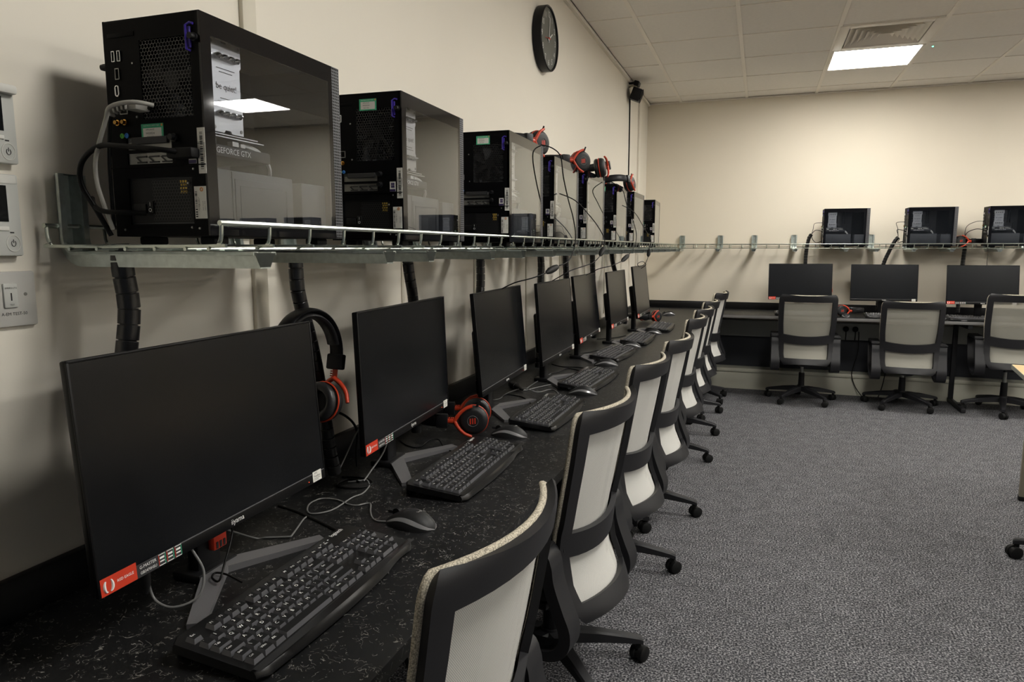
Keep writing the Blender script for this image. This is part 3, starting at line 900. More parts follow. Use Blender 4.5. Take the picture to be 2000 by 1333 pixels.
    ft = mesh('foot', MB().box((0, 0, 0.006), (0.028, 0.034, 0.0125), 0.003), M['rubber'])
    for x in (-0.06, 0.06):
        for y in (0.045, 0.33):
            place('foot', ft, t, (x, y, 0))
    return t
PZ = TZ + 0.0030
tower = make_tower()
SXT, SZT = 1.045, 1.074      # the case is a little wider and taller than drawn above
done = set()
for o in tower.children_recursive:
    o.location.x *= SXT; o.location.z *= SZT
    if o.data and o.data.name not in done:
        done.add(o.data.name); o.data.transform(Matrix.Diagonal((SXT, 1.0, SZT, 1.0)))
PW *= SXT; PH *= SZT
spots = [(0.296, 0.895, 0.5, ''), (0.321, 1.484, 1.5, ''), (0.372, 2.075, 1.2, ''), (0.334, 2.705, -0.4, ''), (0.334, 3.255, -0.4, ''), (0.335, 3.966, 1.5, ''), (0.334, 4.549, -0.5, ''), (0.352, 5.36, 2.5, '')]
tl = ['nearest computer tower on the long wire shelf with a lamp mirrored in its glass', 'second computer tower from the camera on the long shelf, green label at its top',
      'third computer tower on the long shelf, headphones hanging over its far end', 'fourth computer tower on the long shelf with an upturned headset on top',
      'fifth computer tower on the long shelf with a headset over its far corner', 'sixth computer tower on the long shelf, between two draped headsets',
      'seventh computer tower on the long shelf, next to last in the row', 'farthest computer tower on the long wire shelf, closest to the room corner']
def tower_at(o, xr, y, deg):
    a = math.radians(deg)
    o.location = (xr - PW / 2 * math.cos(a), y - PW / 2 * math.sin(a), PZ); o.rotation_euler = (0, 0, a)
for i, (x, y, a, _) in enumerate(spots):
    o = tower if i == 0 else copy_thing(tower, tl[i], (0, 0, 0))
    o['label'] = tl[i]; o['group'] = 'computer towers on the long wire shelf'
    if i in (1, 2, 3, 5):
        for ch in o.children:
            if ch.name.split('.')[0] == 'test_label': ch.location = (0.016, 0, 0.147)
    tower_at(o, x, y, a)
bl = ['computer tower on the back wall shelf nearest the room corner', 'middle of the three computer towers in view on the back wall shelf', 'computer tower on the back wall shelf cut by the edge of the view',
      'fourth computer tower on the back wall shelf, only seen mirrored in case glass', 'fifth computer tower on the back wall shelf, only seen mirrored in case glass', 'sixth computer tower on the back wall shelf, only seen mirrored in case glass', 'seventh computer tower on the back wall shelf, only seen mirrored in case glass']
for i, x in enumerate((1.615, 2.275, 2.868, 3.50, 4.12, 4.72, 5.30)):
    # rear plate faces -x, glass faces the room
    o = copy_thing(tower, bl[i], (x, 6.86 + PW / 2 * 0.96, PZ), -PI / 2, 'computer towers on the back wall shelf', scale=0.965)

# ------------------------------------------------------------------ monitors
MW, MH = 0.565, 0.337
def make_monitor():
    """local: origin on the desk under the panel; screen faces +x, user's right is +y; the head is a part tilted back"""
    t = thing('monitor', '', 'monitor')
    return t
def monitor_parts(t, z, tilt):
    """z: height of the panel's lower edge above the desk; the panel front is at local x = 0"""
    T = Matrix.Translation((0, 0, z)) @ RY(-tilt)
    def ob(name, mb, m, smooth=35, parent=None):
        mb.v = [T @ p for p in mb.v]
        return obj(name, mb, m, parent or t, smooth=smooth)
    hw = MW / 2
    h = MB().box2((-0.014, -hw, 0), (-0.0012, hw, MH), 0.003)
    h.box2((-0.060, -hw * 0.62, 0.04), (-0.013, hw * 0.62, MH * 0.62), 0.010)
    hs = ob('housing', h, M['bezel'])
    b = MB()
    b.box2((-0.003, -hw, 0), (0.0, hw, 0.019), 0.0008); b.box2((-0.003, -hw, MH - 0.004), (0, hw, MH), 0.0008)
    b.box2((-0.003, -hw, 0), (0, -hw + 0.004, MH), 0.0008); b.box2((-0.003, hw - 0.004, 0), (0, hw, MH), 0.0008)
    ob('bezel', b, M['bezel'])
    ob('screen', MB().box2((-0.0025, -hw + 0.004, 0.0205), (-0.0010, hw - 0.004, MH - 0.004)), M['screen'], 0)
    ob('bezel_line', MB().box2((-0.002, -hw + 0.004, 0.019), (0.0001, hw - 0.004, 0.0203)), M['stand'], 0)
    Y, Z = (0, 1, 0), (0, 0, 1)
    lg = MB(); add_text(lg, 'iiyama', 0.0135, (0.0006, 0.004, 0.0098), Y, Z)
    ob('logo', lg, M['white'], 0)
    fs = MB().box2((0, hw - 0.047, 0.002), (0.0006, hw - 0.016, 0.0235)); ws = ob('energy_sticker', fs, M['paper'], 0)
    st = MB(); add_text(st, 'AMD', 0.005, (0.0008, hw - 0.036, 0.0195), Y, Z); add_text(st, 'FreeSync', 0.0065, (0.0008, hw - 0.0315, 0.0132), Y, Z); st.box2((0.0006, hw - 0.043, 0.0082), (0.0008, hw - 0.021, 0.0088)); st.box2((0.0006, hw - 0.043, 0.0055), (0.0008, hw - 0.027, 0.0061))
    ob('lettering', st, M['ink'], 0, ws)
    ob('power_light', MB().box((0.0002, hw - 0.061, 0.0075), (0.0008, 0.0016, 0.0016)), M['led_red'], 0)
    rs = MB().box2((0, -hw + 0.004, 0.001), (0.0006, -hw + 0.066, 0.0265)); rl = ob('red_sticker', rs, M['red_label'], 0)
    rt = MB(); add_text(rt, 'RED EAGLE', 0.0058, (0.0008, -hw + 0.046, 0.014), Y, Z)
    for sg in (-1, 1):
        rt.tube([(0.0008, -hw + 0.017 + sg * (0.0022 + 0.0048 * math.sin(a)), 0.0135 - 0.0085 * math.cos(a)) for a in [PI * k / 10 * 0.86 for k in range(11)]], [0.0009 + 0.0014 * math.sin(PI * k / 10) for k in range(11)], 6)
    ob('lettering', rt, M['white'], 0, rl)
    sb = MB().box2((0, -hw + 0.066, 0.001), (0.0005, -hw + 0.152, 0.021)); sk = ob('spec_sticker', sb, M['ink'], 0)
    sp = MB(); add_text(sp, 'G-MASTER', 0.0068, (0.0008, -hw + 0.087, 0.0150), Y, Z); add_text(sp, 'GB2470HSU', 0.0060, (0.0008, -hw + 0.0875, 0.0066), Y, Z)
    ob('lettering', sp, M['white'], 0, sk)
    for q in range(3):
        y = -hw + 0.114 + q * 0.0165; ic = MB()
        for (a, c) in (((-0.0068, -0.0088), (0.0068, -0.0078)), ((-0.0068, 0.0078), (0.0068, 0.0088)), ((-0.0068, -0.0088), (-0.0058, 0.0088)), ((0.0058, -0.0088), (0.0068, 0.0088))):
            ic.box2((0.0005, y + a[0], 0.011 + a[1]), (0.0008, y + c[0], 0.011 + c[1]), 0, 0 if c[0] < 0 else (1 if c[1] > 0 and a[1] < 0 else 2))
        ic.box2((0.0005, y - 0.0045, 0.0125), (0.0008, y + 0.0045, 0.0155), 0, 2); ic.box2((0.0005, y - 0.0045, 0.0075), (0.0008, y + 0.0045, 0.0095), 0, 2)
        ob('feature_icon', ic, [M['red_label'], M['green_paper'], M['white']], 0, sk)
    # stand: neck, hinge and the two flat feet set in a wide V
    n = MB().box((-0.075, 0, (z + 0.18) / 2), (0.026, 0.058, z + 0.17), 0.006)
    n.box((-0.055, 0, z + 0.155), (0.05, 0.07, 0.07), 0.006)
    obj('neck', n, M['plastic'], t)
    c = MB().box((-0.056, 0.014, 0.062), (0.014, 0.034, 0.036), 0.003)
    cl = obj('cable_clip', c, M['red_label'], t)
    m3 = MB()
    for q in range(3): m3.box((-0.0485, 0.005 + q * 0.009, 0.053), (0.0012, 0.005, 0.012))
    obj('clip_slot', m3, M['ink'], cl, smooth=0)
    obj('hub', MB().box((-0.078, 0.006, 0.008), (0.06, 0.10, 0.016), 0.004), M['plastic'], t)
    for sg in (-1, 1):
        a = math.radians(58) * sg
        bm_ = MB()
        L = 0.205
        bm_.add([(0, -0.021, 0), (L, -0.014, 0), (L, 0.014, 0), (0, 0.021, 0), (0, -0.021, 0.013), (L, -0.014, 0.0085), (L, 0.014, 0.0085), (0, 0.021, 0.013)],
                [[3, 2, 1, 0], [4, 5, 6, 7], [0, 1, 5, 4], [1, 2, 6, 5], [2, 3, 7, 6], [3, 0, 4, 7]], 0, Matrix.Translation((-0.058, 0.012, 0)) @ RZ(a))
        obj('base_foot', bm_, M['stand'], t, smooth=0)
mons = [  # x, y, height of lower edge, rotation, tilt, scale, skip
    (0.251, 0.969, 0.853, 1.2, 4.3, 1.0, ('none',)), (0.240, 1.668, 0.859, 4.4, 2.0, 1.0, ()),
    (0.263, 2.360, 0.861, 3.2, 5.0, 1.0, ('red_sticker', 'spec_sticker')), (0.288, 2.982, 0.864, 1.2, 4.5, 1.0, ('red_sticker', 'spec_sticker')),
    (0.270, 3.668, 0.868, 2.0, 6.7, 1.0, ()), (0.308, 4.310, 0.874, -0.2, 5.7, 0.98, ()), (0.348, 5.000, 0.874, 0.2, 7.0, 1.03, ('energy_sticker',)),
    (1.445, 6.716, 0.889, 9.0, 5.8, 0.94, ()), (2.121, 6.815, 0.885, 5.6, 5.8, 0.94, ('red_sticker', 'spec_sticker')), (2.810, 6.635, 0.888, 8.8, 6.4, 0.94, ())]
ml = ['nearest black monitor at the head of the long desk, headset hung on its corner', 'second black monitor from the camera on the long desk, red sticker, headset at its foot',
      'third black monitor from the camera, no red sticker, in front of the third keyboard', 'fourth black monitor from the camera on the long desk, tilted back, no red sticker',
      'fifth black monitor from the camera on the long desk with a small red sticker', 'sixth black monitor from the camera on the long desk, next to last', 'farthest black monitor on the long desk, a red headset lying at its foot',
      'monitor on the back wall desk behind the chair nearest the corner', 'middle monitor on the back wall desk, bluish dark screen without a red sticker', 'red stickered monitor on the back wall desk behind the chair cut by the frame']
for i, (x, y, z, rz, tilt, sc, skip) in enumerate(mons):
    t = thing('monitor', ml[i], 'monitor', (x, y, DESK), math.radians(rz) + (-PI / 2 if i >= 7 else 0), 'monitors along the long desk' if i < 7 else 'monitors on the back wall desk', scale=sc)
    monitor_parts(t, (z - DESK) / sc, math.radians(tilt))
    for ch in list(t.children):
        if ch.name.split('.')[0] in skip or (i and ch.name.split('.')[0] == 'cable_clip'):
            for g in list(ch.children): bpy.data.objects.remove(g)
            bpy.data.objects.remove(ch)

# ------------------------------------------------------------------ keyboards
KU = 0.0193
def key_layout():
    """(x along the board from its left end, row depth, width, legend); row 0 is the function row"""
    L = []
    def row(y, x0, items):
        x = x0
        for it in items:
            w, s = (it if isinstance(it, tuple) else (1, it))
            if s is not None:
                L.append((x + w / 2, y, w, s))
            x += w
    row(0, 0, ['Esc', (1, None), 'F1', 'F2', 'F3', 'F4', (0.5, None), 'F5', 'F6', 'F7', 'F8', (0.5, None), 'F9', 'F10', 'F11', 'F12', (0.3, None), 'Prt', 'Scr', 'Brk'])
    row(1.25, 0, ['`', '1', '2', '3', '4', '5', '6', '7', '8', '9', '0', '-', '=', (2, 'Back'), (0.3, None), 'Ins', 'Hm', 'Pg', (0.3, None), 'Num', '/', '*', '-'])
    row(2.25, 0, [(1.5, 'Tab'), 'Q', 'W', 'E', 'R', 'T', 'Y', 'U', 'I', 'O', 'P', '[', ']', (1.5, 'Ent'), (0.3, None), 'Del', 'End', 'Pg', (0.3, None), '7', '8', '9', (1, '+')])
    row(3.25, 0, [(1.75, 'Caps'), 'A', 'S', 'D', 'F', 'G', 'H', 'J', 'K', 'L', ';', "'", (2.25, '#'), (3.6, None), '4', '5', '6'])
    row(4.25, 0, [(1.25, 'Shift'), '\\', 'Z', 'X', 'C', 'V', 'B', 'N', 'M', ',', '.', '/', (2.75, 'Shift'), (1.3, None), '^', (1.3, None), '1', '2', '3', (1, 'Entr')])
    row(5.25, 0, [(1.25, 'Ctrl'), (1.25, 'Win'), (1.25, 'Alt'), (6.25, ''), (1.25, 'AltG'), (1.25, 'Win'), (1.25, 'Fn'), (1.25, 'Ctrl'), (0.3, None), '<', 'v', '>', (0.3, None), (2, '0'), '.'])
    return L
KEYS = key_layout()
KTOT = 15 + 0.3 + 3 + 0.3 + 4
KL, KD = KTOT * KU + 0.022, 0.162
def keycap(w, legend, detail=True):
    b = MB()
    a = w * KU / 2 - 0.0011; d = KU / 2 - 0.0011; hh = 0.0074
    ta, tx0, tx1 = a - 0.0024, -d + 0.0012, d - 0.0030      # the top is set back, so the front skirt slopes
    vs = [(-d, -a, 0), (d, -a, 0), (d, a, 0), (-d, a, 0), (tx0, -ta, hh), (tx1, -ta, hh - 0.0006), (tx1, ta, hh - 0.0006), (tx0, ta, hh)]
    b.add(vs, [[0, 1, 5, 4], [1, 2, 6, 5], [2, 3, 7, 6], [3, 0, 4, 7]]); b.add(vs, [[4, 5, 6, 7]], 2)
    if legend and detail:
        s = legend
        sz = 0.0085 if len(s) == 1 else (0.0060 if len(s) <= 3 else 0.0048)
        add_text(b, s, sz, (tx0 + 0.0046, -ta + 0.0012, hh + 0.00015), (0, 1, 0), (-1, 0, 0), 1, 'LEFT')
    elif legend:
        b.add([(tx0 + 0.002, -ta + 0.001, hh + 0.0002), (tx0 + 0.0055, -ta + 0.001, hh + 0.0002), (tx0 + 0.0055, -ta + 0.005, hh + 0.0002), (tx0 + 0.002, -ta + 0.005, hh + 0.0002)], [[0, 1, 2, 3]], 1)
    return b
def kb_body():
    """outline with a gently bowed front edge; local y = -KL/2 is the user's left end, +x towards the user"""
    b = MB(); n = 28; rings = []
    for i in range(n + 1):
        u = i / n; y = -KL / 2 + KL * u
        e = min(u, 1 - u) * KL
        k = 1.0 if e > 0.012 else math.sqrt(max(0.0, 1 - ((0.012 - e) / 0.012) ** 2))
        bow = 0.008 * math.sin(PI * min(1.0, u * 1.12)) ** 1.2 - 0.004 * math.sin(PI * max(0.0, (u - 0.75) / 0.25))
        xb, xf = -KD / 2, KD / 2 + bow
        ins = (1 - k) * 0.010
        xb += ins; xf -= ins
        pr = [(xb, 0.001), (xb, 0.012), (xb + 0.002, 0.0145), (xb + 0.004, 0.0150), (KD / 2 - 0.020, 0.0145), (KD / 2 - 0.016, 0.0185), (KD / 2 - 0.004 + bow * 0.4, 0.0195), (xf - 0.006, 0.0165), (xf - 0.001, 0.0105), (xf, 0.006), (xf - 0.004, 0.001)]
        rings.append([Vector((p[0], y, p[1])) for p in pr])
    b.ring_loft(rings)
    return b
kb_me = mesh('body', kb_body(), M['kb_body'], 40)
cap_me = {}
def make_keyboard(label, single, loc, rotz, group, length_scale=1.0):
    tilt = math.radians(6.0)
    t = thing('keyboard', label, 'keyboard', loc, group=group, rot=(0, 0, rotz))
    t.rotation_mode = 'XYZ'
    mxt = RY(tilt)
    def ob(name, me, l=(0, 0, 0), parent=None):
        o = place(name, me, parent or t)
        p = mxt @ Vector(l)
        o.location = (p.x * 1.0, p.y, p.z + 0.0098)
        o.rotation_euler = (0, tilt, 0)
        return o
    ob('body', kb_me)
    yl = -KL / 2 + 0.011
    if single:
        for (x, r, w, s) in KEYS:
            k = (w, s)
            if k not in cap_me:
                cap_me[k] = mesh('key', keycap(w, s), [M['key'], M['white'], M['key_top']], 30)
            ob('key', cap_me[k], (-KD / 2 + 0.033 + (r - 0.2) * KU, yl + x * KU, 0.0148))
    else:
        if 'all' not in cap_me:
            b = MB()
            for (x, r, w, s) in KEYS:
                c = keycap(w, s, False)
                o = Vector((-KD / 2 + 0.033 + (r - 0.2) * KU, yl + x * KU, 0.0148))
                b.v += []
                base = len(b.v); b.v += [p + o for p in c.v]; b.f += [[i + base for i in f] for f in c.f]; b.m += c.m
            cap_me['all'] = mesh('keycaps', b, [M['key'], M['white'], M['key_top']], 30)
        o = ob('keycaps', cap_me['all']); o['kind'] = 'stuff'
    if 'logo' not in cap_me:
        b = MB(); add_text(b, 'logitech', 0.0125, (0, 0, 0), (0, 1, 0), (-1, 0, 0))
        for q in range(3): b.box((0.004, -0.035 - q * 0.012, 0), (0.0016, 0.0036, 0.0004))
        cap_me['logo'] = mesh('logo', b, M['white'], 0)
        cap_me['foot'] = mesh('tilt_foot', MB().box((0, 0, 0.010), (0.010, 0.03, 0.0196), 0.001), M['plastic'])
    ob('logo', cap_me['logo'], (-KD / 2 + 0.0105, KL / 2 - 0.045, 0.0155))
    for s in (-1, 1):
        o = place('tilt_foot', cap_me['foot'], t, (-KD / 2 + 0.008, s * (KL / 2 - 0.03), 0.0002))
    return t
kbs = [(0.415, 0.950, 0.5), (0.405, 1.668, 1.0), (0.428, 2.345, 0), (0.420, 3.00, -3), (0.372, 3.80, -4), (0.395, 4.47, 0), (0.440, 5.20, 1)]
kl = ['nearest black keyboard on the long desk, its keys filling the lower foreground', 'second black keyboard from the camera, below the monitor with the red sticker and headset',
      'third black keyboard from the camera, beside the chair with the beige mesh edge', 'fourth black keyboard from the camera on the long desk', 'fifth black keyboard from the camera on the long desk',
      'sixth black keyboard from the camera on the long desk', 'farthest black keyboard on the long desk near the room corner']
for i, (x, y, r) in enumerate(kbs):
    make_keyboard(kl[i], i < 3, (x, y, DESK), math.radians(r), 'keyboards along the long desk')
for (x, y), l in zip(((1.47, 6.64), (2.19, 6.66), (2.80, 6.66)), ('keyboard on the back desk seen through the chair nearest the corner', 'keyboard on the back desk behind the middle chair, beside the red headset', 'keyboard on the back desk under the red stickered monitor')):
    make_keyboard(l, False, (x, y, DESK), -PI / 2, 'keyboards on the back wall desk')

# ------------------------------------------------------------------ mice
def make_mouse(label, loc, rotz, group):
    t = thing('mouse', label, 'mouse', loc, rotz, group)
    return t
def mouse_parts(t):
    def shell(n0, n1, lo, hi, grow=0.0):
        rings = []
        N = 18
        for i in range(N + 1):
            u = i / N; x = -0.056 + 0.112 * u
            e = math.sqrt(max(0.0, 1 - (2 * u - 1) ** 2)) ** 0.75
            w = (0.029 + 0.0035 * math.sin(PI * u * 1.1 - 0.2)) * max(e, 0.02) + grow
            h = (0.0385 * math.sin(PI * min(1.0, 0.10 + 0.80 * u)) ** 0.72) * max(0.25, e ** 0.7) * (0.72 + 0.28 * u) + grow
            rings.append([Vector((x, w * math.cos(a) * (1 if abs(math.cos(a)) < 0.8 else 1.0), max(0.0, h * math.sin(a)))) for a in [lo + (hi - lo) * k / 14 for k in range(15)]])
        return rings
    def skin(r):
        b = MB(); n = len(r[0]); vs = [p for q in r for p in q]; fs = []
        for i in range(len(r) - 1):
            for j in range(n - 1):
                fs.append([i * n + j, i * n + j + 1, (i + 1) * n + j + 1, (i + 1) * n + j])
        return b.add(vs, fs)
    body = shell(0, 0, 0.0, PI); b = MB(); b.ring_loft(body)
    obj('shell', b, M['plastic_soft'], t, smooth=60)
    # lighter band that sweeps round the sides and the heel
    for s in (-1, 1):
        bb_ = MB(); rings = []
        for i in range(19):
            u = i / 18; x0 = shell(0, 0, 0.0, PI, 0.0005)[i]
            k = 0.30 + 0.50 * math.sin(PI * min(1, max(0, u * 0.9))) * (1 - u) + 0.12 * u
            lo, hi = k - 0.07 - 0.05 * u, k + 0.10 + 0.12 * u
            row = []
            src = body[i]
            w = max(abs(p.y) for p in src); h = max(p.z for p in src)
            for q in range(4):
                a = lo + (hi - lo) * q / 3
                row.append(Vector((src[0].x, s * (w + 0.0006) * math.cos(a), (h + 0.0006) * math.sin(a))))
            rings.append(row)
        obj('side_band', skin(rings), M['mouse_band'], t, smooth=60)
    obj('wheel', MB().tube([(-0.033, -0.003, 0.020), (-0.033, 0.003, 0.020)], 0.0095, 14), M['rubber'], t)
    obj('button_gap', MB().box((-0.042, 0, 0.0195), (0.026, 0.001, 0.006), 0.0), M['ink'], t, smooth=0)
    lg = MB(); add_text(lg, 'logi', 0.0088, (0.020, 0, 0.0322), (0, 1, 0), (-1, 0, 0)); 
    obj('logo', lg, M['grey_print'], t, smooth=0)
mice = [((0.428, 1.288), -8, 'nearest black mouse beside the far end of the nearest keyboard', 0), ((0.385, 2.035), -4, 'black mouse beside the far end of the second keyboard', 0),
        ((0.450, 2.735), 4, 'black mouse between the third and fourth keyboards', 0), ((0.395, 3.46), 8, 'black mouse between the fourth and fifth keyboards', 0),
        ((0.40, 4.16), 0, 'black mouse between the fifth and sixth keyboards', 0), ((0.43, 4.86), 0, 'black mouse between the sixth and farthest keyboards', 0), ((0.36, 6.3), 20, 'farthest black mouse near the room corner on the long desk', 0),
        ((1.81, 6.62), -90, 'mouse on the back desk in front of the red headset', 1), ((2.545, 6.68), -90, 'mouse on the back desk left of the keyboard under the red stickered monitor', 1)]
mp = None
for (x, y), a, l, bk in mice:
    g = 'mice on the back wall desk' if bk else 'mice along the long desk'
    if mp is None:
        mp = thing('mouse', l, 'mouse', (x, y, DESK), math.radians(a), g, scale=1.08); mouse_parts(mp)
    else:
        copy_thing(mp, l, (x, y, DESK), math.radians(a), g)

# ------------------------------------------------------------------ headsets
def headset_parts(t):
    """local: cups on the x axis, headband rising along z, y = front to back of the head"""
    arc = [(0.098 * math.cos(a), 0, 0.055 + 0.104 * math.sin(a)) for a in [PI * k / 24 for k in range(25)]]
    obj('headband', MB().tube(arc, 1.0, 14, 0, False, (0.019, 0.0055), (0, 1, 0)), M['plastic'], t, smooth=50)
    pad = [(0.089 * math.cos(a), 0, 0.055 + 0.092 * math.sin(a)) for a in [PI * (0.13 + 0.74 * k / 20) for k in range(21)]]
    obj('headband_pad', MB().tube(pad, 1.0, 14, 0, False, (0.017, 0.0065), (0, 1, 0)), M['leather'], t, smooth=50)
    for s in (-1, 1):
        b = MB().box((s * 0.0980, 0, 0.052), (0.019, 0.043, 0.036), 0.004)
        sl = obj('slider', b, M['plastic'], t)
        y = MB()
        y.tube(smooth_path([(s * 0.0985, 0, 0.040), (s * 0.0985, 0, 0.020), (s * 0.098, 0, 0.002)][:2] + [(s * 0.0975, 0, 0.008)], 4), 1.0, 10, 0, False, (0.0075, 0.003), (0, 1, 0))
        for q in (-1, 1):
            pts = [(s * 0.0965, 0, 0.014), (s * 0.099, q * 0.018, 0.003), (s * 0.0985, q * 0.037, -0.016), (s * 0.095, q * 0.0475, -0.040)]
            y.tube(smooth_path(pts, 5), [0.0062 - 0.0017 * k / 15 for k in range(16)], 8, 0)
        for k in range(4):
            y.box((s * 0.0985, 0.009, 0.035 - k * 0.0055), (0.006, 0.006, 0.003), 0.001)
        obj('yoke', y, M['red'], t, smooth=50)
        bx = basis((0, 0, -0.042), (0, 1, 0), (0, 0, 1))          # lathe axis along +x
        def lx(prof): return [(r, s * x) for r, x in prof]
        c = MB().lathe(lx([(0.0, 0.064), (0.043, 0.064), (0.0455, 0.068), (0.0445, 0.078), (0.041, 0.086), (0.036, 0.0905), (0.030, 0.092), (0.0, 0.092)]), 28, 0, bx)
        cup = obj('ear_cup', c, M['plastic_soft'], t, smooth=40)
        obj('cup_ring', MB().tube([bx @ Vector((0.0455 * math.cos(a), 0.0455 * math.sin(a), s * 0.0655)) for a in [2 * PI * k / 30 for k in range(30)]], 0.0020, 6, 0, True), M['red'], cup)
        cu = MB()
        ringp = []
        for k in range(32):
            a = 2 * PI * k / 32; f = 1.0 + (0.05 if k % 2 else -0.03)
            ringp.append([bx @ Vector(((0.034 + 0.0115 * math.cos(q) * f) * math.cos(a), (0.034 + 0.0115 * math.cos(q) * f) * math.sin(a), s * (0.053 - 0.0115 * math.sin(q)))) for q in [2 * PI * j / 10 for j in range(10)]])
        cu.ring_loft(ringp, 0, False, True)
        obj('ear_cushion', cu, M['leather'], cup, smooth=50)
        lg = MB()
        for k in (-1, 0, 1):
            lg.add([(s * 0.0925, -0.009 - k * 0.0012, -0.042 + k * 0.0072 - 0.002), (s * 0.0925, 0.009 - k * 0.0012, -0.042 + k * 0.0072 - 0.0012), (s * 0.0925, 0.009 - k * 0.0012, -0.042 + k * 0.0072 + 0.0026), (s * 0.0925, -0.009 - k * 0.0012, -0.042 + k * 0.0072 + 0.0018)], [[0, 1, 2, 3] if s > 0 else [3, 2, 1, 0]])
        obj('logo', lg, M['red_label'], cup, smooth=0)
        obj('logo_ring', MB().tube([bx @ Vector((0.0165 * math.cos(a), 0.0165 * math.sin(a), s * 0.0922)) for a in [2 * PI * k / 28 for k in range(28)]], 0.0009, 5, 0, True), M['stand'], cup)
    obj('cable_boot', MB().cyl((0.078, 0.043, -0.052), (0.078, 0.062, -0.062), 0.0042, 0.003, 10), M['rubber'], t)
hp = None
def headset(label, loc, xdir, zdir, group='gaming headsets'):
    """placed by the direction through the cups and the direction up to the headband"""
    global hp
    z = Vector(zdir).normalized(); x = Vector(xdir); x = (x - z * x.dot(z)).normalized(); y = z.cross(x)
    r = Matrix(((x.x, y.x, z.x), (x.y, y.y, z.y), (x.z, y.z, z.z))).to_euler()
    if hp is None:
        hp = thing('headset', label, 'headset', loc, group=group, rot=r); headset_parts(hp); return hp
    return copy_thing(hp, label, loc, 0, group, rot=r)
headset('black headset with orange yokes hung over the far corner of the nearest monitor', (0.172, 1.292, 1.048), (0.10, 0.98, -0.22), (0.02, 0.22, 1))
headset('black headset with red bar logo lying on the desk behind the second keyboard', (0.225, 2.035, DESK + 0.056), (0.30, -0.95, 0.03), (-0.95, -0.30, 0.03))
PT = PZ + PH
headset('headset lying over the far end of the third computer tower', (0.250, 2.495, PT + 0.020), (0.93, -0.36, 0.0), (-0.36, -0.93, 0.0))
headset('upturned headset on the far end of the fourth computer tower', (0.262, 3.115, PT + 0.022), (0.72, -0.69, 0.0), (-0.69, -0.72, 0.0))
headset('headset draped over the far corner of the fifth computer tower', (0.285, 3.47, PT + 0.026), (0.95, -0.2, 0.1), (-0.1, 0.9, 0.15))
headset('headset draped over the far end of the sixth computer tower', (0.285, 4.20, PT + 0.012), (0.9, 0.3, 0.1), (-0.2, -0.8, 0.1))
headset('red and black headset on the desk at the foot of the farthest monitor', (0.27, 5.62, DESK + 0.054), (0.75, -0.65, 0), (-0.65, -0.75, 0.02))
headset('black and red headset on the back desk beside the middle monitor', (1.80, 6.70, DESK + 0.054), (0.25, -0.97, 0.02), (0.97, 0.25, 0.02))
headset('red headset lying on the back shelf behind the tower cut by the frame', (2.715, 7.02, PZ + 0.054), (0.2, -0.95, 0), (0.98, 0.2, 0.0))
headset('dark headset hung on the side of the monitor nearest the corner on the back desk', (1.605, 6.86, 0.985), (0.95, 0.2, 0), (-0.1, 0, 1))

